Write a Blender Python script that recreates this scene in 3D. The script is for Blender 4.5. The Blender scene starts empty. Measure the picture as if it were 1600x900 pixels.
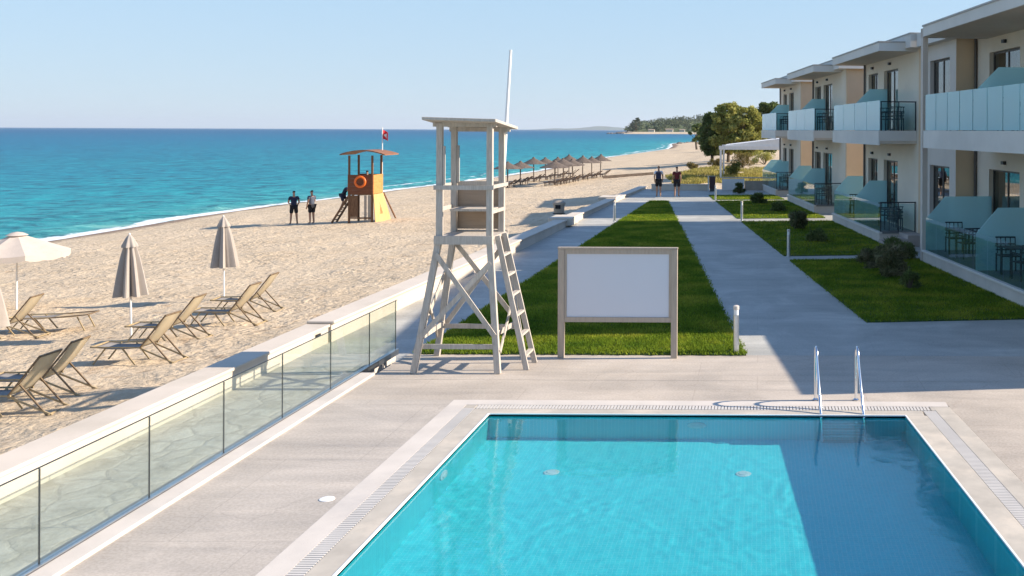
import bpy, bmesh, math, random
import numpy as np
from mathutils import Vector, Matrix, noise as mnoise

R = math.radians
random.seed(7)
rng = np.random.default_rng(11)
sc = bpy.context.scene
COL = sc.collection

# ------------------------------------------------------------------ camera
FPX, CX, CY, ROLL, EYE = 1550.0, 1185.0, 204.0, 0.0044, 4.0
cam_d = bpy.data.cameras.new("camera")
cam = bpy.data.objects.new("camera", cam_d)
COL.objects.link(cam)
cam_d.sensor_width = 36.0
cam_d.lens = 36.0 * FPX / 1600.0
cam_d.shift_x = (800 - CX) / 1600.0
cam_d.shift_y = -(450 - CY) / 1600.0
cam_d.clip_start = 0.1
cam_d.clip_end = 90000
cam.matrix_world = Matrix.Translation((0, 0, EYE)) @ Matrix.Rotation(R(90), 4, 'X') @ Matrix.Rotation(ROLL, 4, 'Z')
sc.camera = cam

# ------------------------------------------------------------------ light
SUN_EL, SUN_SLOPE = 28.8, 0.06          # sun stands along +X, a hair towards +Y
sun_dir = Vector((1, SUN_SLOPE, 0)).normalized() * math.cos(R(SUN_EL)) + Vector((0, 0, math.sin(R(SUN_EL))))
w = bpy.data.worlds.new("World"); sc.world = w; w.use_nodes = True
nt = w.node_tree
for n in list(nt.nodes): nt.nodes.remove(n)
sky = nt.nodes.new('ShaderNodeTexSky'); sky.sky_type = 'NISHITA'; sky.sun_disc = False
sky.sun_elevation = R(SUN_EL); sky.sun_rotation = math.atan2(sun_dir.x, sun_dir.y)
sky.altitude = 0; sky.air_density = 0.75; sky.dust_density = 0.0; sky.ozone_density = 3.0
bg = nt.nodes.new('ShaderNodeBackground'); bg.inputs[1].default_value = 0.15
wo = nt.nodes.new('ShaderNodeOutputWorld')
# hazy summer air: pale layer thickening towards the horizon all round
tc = nt.nodes.new('ShaderNodeTexCoord'); sx = nt.nodes.new('ShaderNodeSeparateXYZ'); nt.links.new(tc.outputs['Generated'], sx.inputs[0])
rp = nt.nodes.new('ShaderNodeValToRGB'); nt.links.new(sx.outputs[2], rp.inputs[0])
for p_, c_ in ((0.0, 0.92), (0.20, 0.85), (0.55, 0.0)):
    e_ = rp.color_ramp.elements.new(p_); e_.color = (c_, c_, c_, 1)
rp.color_ramp.elements.remove(rp.color_ramp.elements[-1]); rp.color_ramp.elements.remove(rp.color_ramp.elements[0]) if rp.color_ramp.elements[0].color[0] == 0 else None
mxs = nt.nodes.new('ShaderNodeMix'); mxs.data_type = 'RGBA'; nt.links.new(rp.outputs[0], mxs.inputs[0]); nt.links.new(sky.outputs[0], mxs.inputs[6])
mxc = nt.nodes.new('ShaderNodeMix'); mxc.data_type = 'RGBA'; mr0 = nt.nodes.new('ShaderNodeMapRange'); mr0.inputs['From Max'].default_value = 0.20
nt.links.new(sx.outputs[2], mr0.inputs['Value']); nt.links.new(mr0.outputs[0], mxc.inputs[0])
mxc.inputs[6].default_value = (1.72, 2.12, 2.46, 1); mxc.inputs[7].default_value = (1.34, 2.10, 2.74, 1); nt.links.new(mxc.outputs[2], mxs.inputs[7])
nt.links.new(mxs.outputs[2], bg.inputs[0]); nt.links.new(bg.outputs[0], wo.inputs[0])
sun_d = bpy.data.lights.new("sun", 'SUN'); sun = bpy.data.objects.new("sun", sun_d); COL.objects.link(sun)
sun_d.energy = 4.5; sun_d.angle = R(0.5); sun_d.color = (1.0, 0.885, 0.74)
sun.rotation_euler = sun_dir.to_track_quat('Z', 'Y').to_euler()
sc.view_settings.view_transform = 'Standard'; sc.view_settings.look = 'None'
sc.view_settings.gamma = 1; sc.view_settings.exposure = 1.03
sc.view_settings.use_curve_mapping = False
sc.cycles.max_bounces = 10; sc.cycles.transparent_max_bounces = 16
sc.cycles.transmission_bounces = 8; sc.cycles.diffuse_bounces = 3; sc.cycles.glossy_bounces = 3
sc.cycles.caustics_reflective = False
sc.cycles.sample_clamp_indirect = 10; sc.cycles.blur_glossy = 0.4

# ------------------------------------------------------------------ photo pixel -> world point
def P(x, y, z=0.0):
    u, v = x - CX, y - CY
    c, s = math.cos(ROLL), math.sin(ROLL)
    u, v = u * c + v * s, v * c - u * s
    return Vector((u * (EYE - z) / v, (EYE - z) * FPX / v, z))
def Q(x, y, Y):
    u, v = x - CX, y - CY
    c, s = math.cos(ROLL), math.sin(ROLL)
    u, v = u * c + v * s, v * c - u * s
    return Vector((u * Y / FPX, Y, EYE - v * Y / FPX))

# ------------------------------------------------------------------ materials
MATS = {}
def newmat(name):
    m = bpy.data.materials.new(name); m.use_nodes = True
    t = m.node_tree
    for n in list(t.nodes): t.nodes.remove(n)
    o = t.nodes.new('ShaderNodeOutputMaterial')
    MATS[name] = m
    return m, t, o
def N(t, typ, **kw):
    n = t.nodes.new(typ)
    for k, v in kw.items():
        if k.startswith('i_'):
            key = k[2:].replace('_', ' ')
            n.inputs[key].default_value = v
        else: setattr(n, k, v)
    return n
def ramp(t, src, stops):
    r = t.nodes.new('ShaderNodeValToRGB')
    cr = r.color_ramp
    while len(cr.elements) > 1: cr.elements.remove(cr.elements[-1])
    cr.elements[0].position = stops[0][0]; cr.elements[0].color = (*stops[0][1], 1)
    for p, c in stops[1:]:
        e = cr.elements.new(p); e.color = (*c, 1)
    t.links.new(src, r.inputs[0]); return r.outputs[0]
def mixc(t, fac, a, b, mode='MIX'):
    m = t.nodes.new('ShaderNodeMix'); m.data_type = 'RGBA'; m.blend_type = mode
    for sock, val in ((0, fac), (6, a), (7, b)):
        if isinstance(val, bpy.types.NodeSocket): t.links.new(val, m.inputs[sock])
        elif sock == 0: m.inputs[0].default_value = val
        else: m.inputs[sock].default_value = (*val, 1) if len(val) == 3 else val
    return m.outputs[2]
def coords(t, scale=(1, 1, 1), kind='Object', world=False):
    mp = t.nodes.new('ShaderNodeMapping'); mp.inputs['Scale'].default_value = scale
    if world:
        g = t.nodes.new('ShaderNodeNewGeometry'); t.links.new(g.outputs['Position'], mp.inputs[0])
    else:
        c = t.nodes.new('ShaderNodeTexCoord'); t.links.new(c.outputs[kind], mp.inputs[0])
    return mp.outputs[0]
def noi(t, vec, scale, detail=4, rough=0.55, dist=0.0):
    n = N(t, 'ShaderNodeTexNoise'); n.inputs['Scale'].default_value = scale
    n.inputs['Detail'].default_value = detail; n.inputs['Roughness'].default_value = rough
    n.inputs['Distortion'].default_value = dist
    t.links.new(vec, n.inputs['Vector']); return n.outputs[0]
def bump(t, h, strength, dist, nrm=None):
    b = N(t, 'ShaderNodeBump'); b.inputs['Strength'].default_value = strength; b.inputs['Distance'].default_value = dist
    t.links.new(h, b.inputs['Height'])
    if nrm is not None: t.links.new(nrm, b.inputs['Normal'])
    return b.outputs[0]
def plain(name, col, rough=0.6, metal=0.0, var=0.12, nscale=4.0, bmp=0.15, bscale=40.0, bdist=0.004, spec=0.4, stretch=(1, 1, 1), dirt=None):
    """noise-varied painted / cast / woven surface"""
    m, t, o = newmat(name)
    b = N(t, 'ShaderNodeBsdfPrincipled')
    v = coords(t, stretch)
    n1 = noi(t, v, nscale, 5); n2 = noi(t, v, bscale, 4)
    lo = tuple(c * (1 - var) for c in col); hi = tuple(min(1, c * (1 + var)) for c in col)
    c = ramp(t, n1, [(0.3, lo), (0.7, hi)])
    if dirt:
        n3 = noi(t, v, nscale * 0.37, 6, 0.65)
        f = ramp(t, n3, [(0.5, (0, 0, 0)), (0.75, (1, 1, 1))])
        c = mixc(t, f, c, dirt)
    t.links.new(c, b.inputs['Base Color'])
    b.inputs['Roughness'].default_value = rough; b.inputs['Metallic'].default_value = metal
    b.inputs['Specular IOR Level'].default_value = spec
    if bmp: t.links.new(bump(t, n2, bmp, bdist), b.inputs['Normal'])
    t.links.new(b.outputs[0], o.inputs[0]); return m

plain('render_wall', (0.72, 0.62, 0.50), 0.85, var=0.05, nscale=0.8, bmp=0.2, bscale=60, dirt=(0.66, 0.57, 0.46))
plain('render_grey', (0.60, 0.53, 0.46), 0.85, var=0.05, nscale=0.8, bmp=0.2, bscale=60)
plain('render_sun_tint', (0.66, 0.48, 0.31), 0.85, var=0.08, nscale=0.7, bmp=0.2, bscale=60)  # orange of grazing sun on the end walls, put into the render colour
plain('concrete_fascia', (0.68, 0.64, 0.58), 0.75, var=0.05, nscale=0.6, bmp=0.1, bscale=30, dirt=(0.58, 0.54, 0.49))
plain('soffit', (0.60, 0.52, 0.43), 0.85, var=0.04)
plain('roof_edge', (0.42, 0.39, 0.36), 0.6, var=0.08)
plain('frame_dark', (0.10, 0.085, 0.075), 0.45, var=0.1, bmp=0)
plain('metal_dark', (0.05, 0.055, 0.06), 0.4, metal=0.6, var=0.1, bmp=0)
plain('steel', (0.72, 0.73, 0.74), 0.16, metal=1.0, var=0.03, bmp=0)
plain('steel_brushed', (0.62, 0.63, 0.64), 0.35, metal=1.0, var=0.06, bmp=0)
plain('curtain', (0.55, 0.53, 0.50), 0.9, var=0.1, stretch=(14, 14, 0.6))
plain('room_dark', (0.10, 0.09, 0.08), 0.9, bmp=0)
plain('white_cap', (0.62, 0.535, 0.44), 0.7, var=0.05, nscale=1.2, bmp=0.25, bscale=25, dirt=(0.50, 0.43, 0.34))
plain('white_kerb', (0.60, 0.54, 0.475), 0.7, var=0.07, nscale=2, bmp=0.2, bscale=40, dirt=(0.48, 0.44, 0.40))
plain('pool_stone', (0.47, 0.42, 0.35), 0.65, var=0.12, nscale=3, bmp=0.2, bscale=60, dirt=(0.66, 0.57, 0.46))
plain('grating_white', (0.58, 0.54, 0.49), 0.5, var=0.06, nscale=2, bmp=0)
plain('gutter_dark', (0.60, 0.55, 0.48), 0.7, bmp=0)
plain('white_plastic', (0.78, 0.78, 0.76), 0.35, var=0.04, bmp=0)
plain('wood_white', (0.49, 0.435, 0.375), 0.7, var=0.14, nscale=7, bmp=0.4, bscale=30, stretch=(6, 6, 0.7), dirt=(0.36, 0.31, 0.26))
plain('wood_panel', (0.36, 0.275, 0.20), 0.75, var=0.08, nscale=5, bmp=0.3, bscale=30, stretch=(0.7, 6, 6))
plain('sign_frame', (0.42, 0.345, 0.275), 0.6, var=0.10, nscale=6, bmp=0.2, stretch=(5, 5, 0.6))
plain('sign_board', (0.62, 0.63, 0.68), 0.35, var=0.015, nscale=0.7, bmp=0.03, bscale=3)
plain('bamboo_dark', (0.17, 0.115, 0.065), 0.55, var=0.35, nscale=9)
plain('bamboo_frame', (0.36, 0.27, 0.15), 0.6, var=0.25, nscale=9)
plain('thatch', (0.13, 0.10, 0.08), 0.95, var=0.35, nscale=10, bmp=1.0, bscale=50, bdist=0.02)
plain('pole_wood', (0.14, 0.10, 0.075), 0.8, var=0.2)
plain('sunbed_brown', (0.11, 0.075, 0.055), 0.7, var=0.3)
plain('umbrella_pole', (0.78, 0.77, 0.74), 0.35, var=0.03, bmp=0)
plain('orange_wood', (0.55, 0.24, 0.07), 0.7, var=0.22, nscale=5, stretch=(1, 1, 4))
plain('red_wood', (0.17, 0.055, 0.022), 0.7, var=0.22, nscale=5, stretch=(1, 1, 4))
plain('yellow_wood', (0.62, 0.38, 0.15), 0.7, var=0.15, nscale=4, stretch=(5, 5, 1), dirt=(0.55, 0.3, 0.1))
plain('brown_wood', (0.17, 0.085, 0.04), 0.75, var=0.3, nscale=6, stretch=(3, 3, 1))
plain('roof_wood', (0.24, 0.10, 0.05), 0.7, var=0.2, nscale=6, stretch=(1, 6, 1), dirt=(0.36, 0.22, 0.14))
plain('buoy_orange', (0.85, 0.16, 0.02), 0.45, var=0.06, bmp=0)
plain('flag_red', (0.6, 0.03, 0.04), 0.8, bmp=0)
plain('flag_white', (0.75, 0.74, 0.72), 0.8, bmp=0)
plain('skin', (0.36, 0.20, 0.13), 0.6, var=0.05, bmp=0)
plain('hair_dark', (0.02, 0.015, 0.012), 0.6, bmp=0)
plain('hair_brown', (0.09, 0.05, 0.03), 0.6, bmp=0)
plain('cloth_navy', (0.015, 0.02, 0.05), 0.9, bmp=0)
plain('cloth_black', (0.012, 0.012, 0.016), 0.9, bmp=0)
plain('cloth_grey', (0.08, 0.09, 0.12), 0.9, bmp=0)
plain('cloth_white', (0.6, 0.62, 0.66), 0.9, bmp=0)
plain('cloth_maroon', (0.10, 0.015, 0.02), 0.9, bmp=0)
plain('shoe', (0.35, 0.33, 0.32), 0.7, bmp=0)
plain('bark', (0.10, 0.075, 0.05), 0.9, var=0.3, nscale=5, bmp=0.8, bscale=20, bdist=0.03)
plain('rock', (0.20, 0.17, 0.145), 0.9, var=0.3, nscale=1.5, bmp=0.8, bscale=6, bdist=0.1)
plain('bin_dark', (0.05, 0.02, 0.025), 0.5, var=0.1, bmp=0)
plain('bin_tan', (0.36, 0.30, 0.24), 0.7, var=0.1)
plain('rattan', (0.02, 0.025, 0.032), 0.6, var=0.2, nscale=20)
plain('pergola_white', (0.74, 0.72, 0.69), 0.6, var=0.05)
plain('dark_line_brown', (0.16, 0.12, 0.09), 0.9, var=0.25)
plain('house_far', (0.6, 0.55, 0.47), 0.9, bmp=0)
plain('roof_far', (0.32, 0.24, 0.18), 0.9, bmp=0)
plain('terrace_tile', (0.17, 0.17, 0.165), 0.5, var=0.1, nscale=3, bmp=0)
plain('pool_inlet_cover', (0.40, 0.66, 0.68), 0.5, bmp=0)
plain('stone_step', (0.40, 0.34, 0.30), 0.8, var=0.15, nscale=3)

# two-sided cloth letting some sun through
def cloth(name, col, col2=None, trans=0.35, weave=0.0):
    m, t, o = newmat(name)
    v = coords(t)
    n = noi(t, v, 6, 4)
    c = ramp(t, n, [(0.3, tuple(x * 0.92 for x in col)), (0.7, col)])
    if col2 is not None:
        f = ramp(t, noi(t, v, 2.2, 3), [(0.5, (0, 0, 0)), (0.6, (1, 1, 1))]); c = mixc(t, f, c, col2)
    d = N(t, 'ShaderNodeBsdfDiffuse'); tr = N(t, 'ShaderNodeBsdfTranslucent'); mx = N(t, 'ShaderNodeMixShader')
    mx.inputs[0].default_value = trans
    t.links.new(c, d.inputs[0]); t.links.new(c, tr.inputs[0])
    nb = bump(t, noi(t, v, 60, 2), 0.2, 0.004); t.links.new(nb, d.inputs['Normal'])
    t.links.new(d.outputs[0], mx.inputs[1]); t.links.new(tr.outputs[0], mx.inputs[2]); t.links.new(mx.outputs[0], o.inputs[0])
cloth('sling', (0.84, 0.72, 0.53), trans=0.58)
cloth('seat_sling_shaded', (0.34, 0.31, 0.28), trans=0.03)  # same fabric as the back sling, darkened for the backrest's shadow
cloth('parasol_cloth', (0.62, 0.54, 0.47), trans=0.2)
cloth('folded_cloth', (0.42, 0.37, 0.325), trans=0.05)

# thin clear glass (tinted) : straight-through plus fresnel mirror
def thin_glass(name, tint, refl=1.0, diff=0.0, diffc=(0.5, 0.7, 0.7), ior=1.45, rough=0.0):
    m, t, o = newmat(name)
    tr = N(t, 'ShaderNodeBsdfTransparent'); tr.inputs[0].default_value = (*tint, 1)
    gl = N(t, 'ShaderNodeBsdfGlossy'); gl.inputs['Roughness'].default_value = rough
    gl.inputs[0].default_value = (refl, refl, refl, 1)
    fr = N(t, 'ShaderNodeFresnel')
    gg = N(t, 'ShaderNodeNewGeometry'); mm = N(t, 'ShaderNodeMath', operation='MULTIPLY_ADD')   # same mirror strength on both faces of the sheet
    t.links.new(gg.outputs['Backfacing'], mm.inputs[0]); mm.inputs[1].default_value = 1 / ior - ior; mm.inputs[2].default_value = ior
    t.links.new(mm.outputs[0], fr.inputs[0])
    base = tr.outputs[0]
    if diff:
        df = N(t, 'ShaderNodeBsdfDiffuse'); df.inputs[0].default_value = (*diffc, 1)
        tl = N(t, 'ShaderNodeBsdfTranslucent'); tl.inputs[0].default_value = (*diffc, 1)
        a = N(t, 'ShaderNodeMixShader'); a.inputs[0].default_value = 0.5
        t.links.new(df.outputs[0], a.inputs[1]); t.links.new(tl.outputs[0], a.inputs[2])
        b = N(t, 'ShaderNodeMixShader'); b.inputs[0].default_value = diff
        t.links.new(base, b.inputs[1]); t.links.new(a.outputs[0], b.inputs[2]); base = b.outputs[0]
    mx = N(t, 'ShaderNodeMixShader')
    t.links.new(fr.outputs[0], mx.inputs[0]); t.links.new(base, mx.inputs[1]); t.links.new(gl.outputs[0], mx.inputs[2])
    t.links.new(mx.outputs[0], o.inputs[0])
thin_glass('fence_glass', (0.92, 0.955, 0.94), diff=0.05, diffc=(0.42, 0.55, 0.52))
thin_glass('window_glass', (0.55, 0.60, 0.60), ior=1.9)
thin_glass('rail_glass', (0.88, 0.96, 0.96), diff=0.05, diffc=(0.30, 0.6, 0.6))
thin_glass('frost_front', (0.68, 0.90, 0.94), diff=0.72, diffc=(0.52, 0.86, 0.90), rough=0.15)
thin_glass('frost_screen', (0.74, 0.93, 0.94), diff=0.66, diffc=(0.66, 0.93, 0.95), rough=0.25)

# leaves
def leafmat(name, c1, c2, c3, scale=1.2, trans=0.3):
    m, t, o = newmat(name)
    v = coords(t, world=True)
    g = N(t, 'ShaderNodeNewGeometry')
    n = noi(t, v, scale, 3)
    c = ramp(t, n, [(0.3, c1), (0.5, c2), (0.72, c3)])
    ri = ramp(t, g.outputs['Random Per Island'], [(0.0, (0.6, 0.6, 0.6)), (1.0, (1.35, 1.35, 1.35))])
    c = mixc(t, 1.0, c, ri, 'MULTIPLY')
    d = N(t, 'ShaderNodeBsdfDiffuse'); tr = N(t, 'ShaderNodeBsdfTranslucent'); mx = N(t, 'ShaderNodeMixShader')
    mx.inputs[0].default_value = trans
    t.links.new(c, d.inputs[0]); t.links.new(c, tr.inputs[0])
    t.links.new(d.outputs[0], mx.inputs[1]); t.links.new(tr.outputs[0], mx.inputs[2]); t.links.new(mx.outputs[0], o.inputs[0])
leafmat('leaf_olive', (0.22, 0.23, 0.06), (0.36, 0.35, 0.10), (0.48, 0.45, 0.15), 0.5)
leafmat('leaf_dark', (0.09, 0.12, 0.045), (0.15, 0.19, 0.065), (0.24, 0.26, 0.10), 0.8)
leafmat('leaf_shrub', (0.08, 0.10, 0.04), (0.17, 0.17, 0.08), (0.34, 0.30, 0.19), 3.0)
leafmat('leaf_dry', (0.14, 0.12, 0.04), (0.20, 0.16, 0.06), (0.28, 0.21, 0.09), 2.0)
leafmat('grass_blade', (0.11, 0.19, 0.022), (0.22, 0.29, 0.03), (0.42, 0.41, 0.055), 0.8, 0.5)
leafmat('dune_blade', (0.28, 0.25, 0.06), (0.36, 0.31, 0.09), (0.42, 0.34, 0.14), 0.8, 0.3)
leafmat('forest', (0.05, 0.07, 0.04), (0.09, 0.11, 0.055), (0.17, 0.17, 0.09), 0.03, 0.2)

# ground covers
def ground_mats():
    # sand
    m, t, o = newmat('sand'); b = N(t, 'ShaderNodeBsdfPrincipled'); v = coords(t, world=True)
    n1 = noi(t, v, 0.35, 6, 0.6); n2 = noi(t, v, 5, 5, 0.65); n3 = noi(t, v, 90, 2)
    c = ramp(t, n1, [(0.3, (0.51, 0.39, 0.258)), (0.7, (0.64, 0.51, 0.36))])
    c = mixc(t, 0.35, c, ramp(t, n2, [(0.35, (0.42, 0.31, 0.19)), (0.6, (0.66, 0.535, 0.375))]))
    n4 = noi(t, v, 2.6, 2, 0.5, 0.3)
    c = mixc(t, ramp(t, n4, [(0.62, (0, 0, 0)), (0.68, (0.6, 0.6, 0.6))]), c, (0.36, 0.25, 0.155))
    at = N(t, 'ShaderNodeAttribute'); at.attribute_name = 'wet'
    wf = N(t, 'ShaderNodeMath', operation='MULTIPLY_ADD'); t.links.new(noi(t, v, 0.5, 4), wf.inputs[0]); wf.inputs[1].default_value = 0.5
    t.links.new(at.outputs['Fac'], wf.inputs[2])
    wet = ramp(t, wf.outputs[0], [(0.75, (0, 0, 0)), (0.95, (1, 1, 1))])
    c = mixc(t, wet, c, (0.26, 0.185, 0.13))
    t.links.new(c, b.inputs['Base Color']); b.inputs['Roughness'].default_value = 0.9
    b.inputs['Specular IOR Level'].default_value = 0.25
    vo = N(t, 'ShaderNodeTexVoronoi'); vo.feature = 'SMOOTH_F1'; vo.inputs['Scale'].default_value = 2.8; vo.inputs['Smoothness'].default_value = 0.6
    dv = N(t, 'ShaderNodeVectorMath', operation='ADD'); t.links.new(v, dv.inputs[0])
    nn = N(t, 'ShaderNodeTexNoise'); nn.inputs['Scale'].default_value = 3; t.links.new(v, nn.inputs['Vector']); t.links.new(nn.outputs[1], dv.inputs[1])
    t.links.new(dv.outputs[0], vo.inputs['Vector'])
    h = N(t, 'ShaderNodeMath', operation='MULTIPLY_ADD'); 
    msk = ramp(t, noi(t, v, 0.45, 3, 0.6), [(0.38, (0.15, 0.15, 0.15)), (0.62, (1.0, 1.0, 1.0))])
    vm = N(t, 'ShaderNodeMath', operation='MULTIPLY'); t.links.new(vo.outputs[0], vm.inputs[0]); t.links.new(msk, vm.inputs[1])
    t.links.new(vm.outputs[0], h.inputs[0]); h.inputs[1].default_value = 1.0; t.links.new(n2, h.inputs[2])
    b1 = bump(t, h.outputs[0], 0.78, 0.10); b2 = bump(t, n3, 0.3, 0.01, b1)
    t.links.new(b2, b.inputs['Normal']); t.links.new(b.outputs[0], o.inputs[0])
    # stamped concrete
    def conc(name, a, bb, joint, tile=(1.15, 1.15), jw=0.006, streak=(0.35, 2.2, 1)):
        m, t, o = newmat(name); b = N(t, 'ShaderNodeBsdfPrincipled'); v = coords(t, world=True)
        vs = coords(t, streak, world=True)
        n1 = noi(t, v, 0.55, 7, 0.66, 0.6); n2 = noi(t, vs, 0.7, 4, 0.6, 1.2); n3 = noi(t, v, 30, 4, 0.6)
        c = ramp(t, n1, [(0.36, tuple(x * 0.82 for x in a)), (0.5, a), (0.62, bb)])
        c = mixc(t, 0.30, c, ramp(t, n2, [(0.35, tuple(x * 0.68 for x in a)), (0.65, tuple(min(1, x * 1.2) for x in bb))]))
        c = mixc(t, 0.12, c, ramp(t, n3, [(0.4, (0.2, 0.19, 0.18)), (0.6, (0.75, 0.72, 0.68))]))
        bk = N(t, 'ShaderNodeTexBrick'); t.links.new(v, bk.inputs[0]); bk.inputs['Scale'].default_value = 1.0
        bk.inputs['Brick Width'].default_value = tile[0]; bk.inputs['Row Height'].default_value = tile[1]
        bk.inputs['Mortar Size'].default_value = jw; bk.inputs['Mortar Smooth'].default_value = 0.3; bk.offset = 0.37
        bk.inputs['Color1'].default_value = (0.42, 0.42, 0.42, 1); bk.inputs['Color2'].default_value = (0.58, 0.58, 0.58, 1)
        c = mixc(t, 0.10, c, bk.outputs[0], 'OVERLAY')
        gap = mixc(t, 0.22, (0, 0, 0), bk.outputs['Fac'])
        c = mixc(t, gap, c, joint)
        cr = N(t, 'ShaderNodeTexVoronoi'); cr.feature = 'DISTANCE_TO_EDGE'; cr.inputs['Scale'].default_value = 0.55
        dv = N(t, 'ShaderNodeVectorMath', operation='ADD'); t.links.new(v, dv.inputs[0])
        nn = N(t, 'ShaderNodeTexNoise'); nn.inputs['Scale'].default_value = 1.3; nn.inputs['Detail'].default_value = 6; t.links.new(v, nn.inputs['Vector']); t.links.new(nn.outputs[1], dv.inputs[1])
        t.links.new(dv.outputs[0], cr.inputs['Vector'])
        crk = ramp(t, cr.outputs[0], [(0.0, (0.3, 0.3, 0.3)), (0.003, (0.3, 0.3, 0.3)), (0.008, (0, 0, 0))])
        brk = ramp(t, noi(t, v, 0.8, 2), [(0.5, (0, 0, 0)), (0.62, (1, 1, 1))])
        c = mixc(t, mixc(t, 1.0, crk, brk, 'MULTIPLY'), c, joint)
        t.links.new(c, b.inputs['Base Color'])
        t.links.new(ramp(t, n2, [(0.3, (0.55,) * 3), (0.7, (0.8,) * 3)]), b.inputs['Roughness'])
        b.inputs['Specular IOR Level'].default_value = 0.35
        h = N(t, 'ShaderNodeMath', operation='MULTIPLY_ADD'); t.links.new(n3, h.inputs[0]); h.inputs[1].default_value = 0.3; t.links.new(n2, h.inputs[2])
        t.links.new(bump(t, h.outputs[0], 0.35, 0.012), b.inputs['Normal']); t.links.new(b.outputs[0], o.inputs[0])
    conc('deck_concrete', (0.42, 0.365, 0.305), (0.50, 0.435, 0.365), (0.26, 0.22, 0.19), tile=(2.4, 2.4))
    conc('deck_beige', (0.45, 0.38, 0.305), (0.53, 0.45, 0.365), (0.30, 0.22, 0.17), tile=(2.6, 0.9))
    conc('path_concrete', (0.37, 0.36, 0.32), (0.49, 0.475, 0.42), (0.22, 0.21, 0.19), tile=(3.4, 2.2), jw=0.004)
    # crazy paving
    m, t, o = newmat('crazy_paving'); b = N(t, 'ShaderNodeBsdfPrincipled'); v = coords(t, (1, 0.8, 1), world=True)
    nn = N(t, 'ShaderNodeTexNoise'); nn.inputs['Scale'].default_value = 1.8; nn.inputs['Detail'].default_value = 5; t.links.new(v, nn.inputs['Vector'])
    sc_ = N(t, 'ShaderNodeVectorMath', operation='MULTIPLY_ADD'); t.links.new(nn.outputs[1], sc_.inputs[0]); sc_.inputs[1].default_value = (0.35,) * 3; t.links.new(v, sc_.inputs[2])
    vo = N(t, 'ShaderNodeTexVoronoi'); vo.feature = 'DISTANCE_TO_EDGE'; vo.inputs['Scale'].default_value = 2.3; t.links.new(sc_.outputs[0], vo.inputs['Vector'])
    vc = N(t, 'ShaderNodeTexVoronoi'); vc.inputs['Scale'].default_value = 2.3; t.links.new(sc_.outputs[0], vc.inputs['Vector'])
    hs = N(t, 'ShaderNodeSeparateColor'); t.links.new(vc.outputs['Color'], hs.inputs[0])
    c = ramp(t, hs.outputs[0], [(0.0, (0.40, 0.355, 0.285)), (0.5, (0.47, 0.42, 0.34)), (1.0, (0.52, 0.475, 0.40))])
    c = mixc(t, 0.55, c, ramp(t, noi(t, v, 3, 7, 0.7, 1.0), [(0.35, (0.30, 0.265, 0.21)), (0.62, (0.58, 0.53, 0.45))]))
    j = ramp(t, vo.outputs[0], [(0.0, (1, 1, 1)), (0.03, (0.7, 0.7, 0.7)), (0.07, (0, 0, 0))])
    c = mixc(t, mixc(t, 0.35, (0, 0, 0), j), c, (0.28, 0.25, 0.20)); t.links.new(c, b.inputs['Base Color']); b.inputs['Roughness'].default_value = 0.8
    hh = ramp(t, vo.outputs[0], [(0.0, (0, 0, 0)), (0.10, (1, 1, 1))])
    b1 = bump(t, hh, 0.35, 0.02); b2 = bump(t, noi(t, v, 5, 6, 0.65), 0.7, 0.03, b1)
    t.links.new(b2, b.inputs['Normal']); t.links.new(b.outputs[0], o.inputs[0])
    # soil under the grass
    plain('lawn_soil', (0.045, 0.085, 0.016), 0.95, var=0.3, nscale=3, bmp=0.8, bscale=30, bdist=0.03)
    plain('dry_soil', (0.50, 0.39, 0.26), 0.95, var=0.2, nscale=0.5, bmp=0.6, bscale=6, bdist=0.05)
    # pool tiles
    m, t, o = newmat('pool_tile'); b = N(t, 'ShaderNodeBsdfPrincipled'); v = coords(t, world=True)
    bk = N(t, 'ShaderNodeTexBrick'); t.links.new(v, bk.inputs[0]); bk.offset = 0.0
    bk.inputs['Scale'].default_value = 1.0; bk.inputs['Brick Width'].default_value = 0.05; bk.inputs['Row Height'].default_value = 0.05
    bk.inputs['Mortar Size'].default_value = 0.003
    bk.inputs['Color1'].default_value = (0.02, 0.60, 0.68, 1); bk.inputs['Color2'].default_value = (0.03, 0.66, 0.74, 1); bk.inputs['Mortar'].default_value = (0.14, 0.72, 0.78, 1)
    c = mixc(t, 0.25, bk.outputs[0], ramp(t, noi(t, v, 0.8, 3), [(0.3, (0.015, 0.55, 0.66)), (0.7, (0.04, 0.67, 0.73))]))
    t.links.new(c, b.inputs['Base Color']); b.inputs['Roughness'].default_value = 0.5
    t.links.new(b.outputs[0], o.inputs[0])
    # pool water
    m, t, o = newmat('pool_water')
    v = coords(t, world=True)
    n1 = noi(t, coords(t, (1, 0.8, 1), world=True), 3.0, 3, 0.5, 1.2); n2 = noi(t, v, 11, 2, 0.5, 0.8)
    n3 = noi(t, v, 26, 2, 0.5, 0.6)
    nb = bump(t, n3, 0.12, 0.004, bump(t, n2, 0.06, 0.008))
    g = N(t, 'ShaderNodeBsdfGlass'); g.inputs['IOR'].default_value = 1.33; g.inputs['Roughness'].default_value = 0
    g.inputs[0].default_value = (0.97, 1.0, 1.0, 1); t.links.new(nb, g.inputs['Normal']); t.links.new(g.outputs[0], o.inputs[0])
    # sea
    m, t, o = newmat('sea_water'); b = N(t, 'ShaderNodeBsdfPrincipled')
    at = N(t, 'ShaderNodeAttribute'); at.attribute_name = 'off'       # metres from the shore, as log10
    v = coords(t, world=True)
    big = noi(t, coords(t, (0.012, 0.03, 1), world=True), 1, 4, 0.6)
    ad = N(t, 'ShaderNodeMath', operation='MULTIPLY_ADD'); t.links.new(big, ad.inputs[0]); ad.inputs[1].default_value = 0.16; t.links.new(at.outputs['Fac'], ad.inputs[2])
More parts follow.
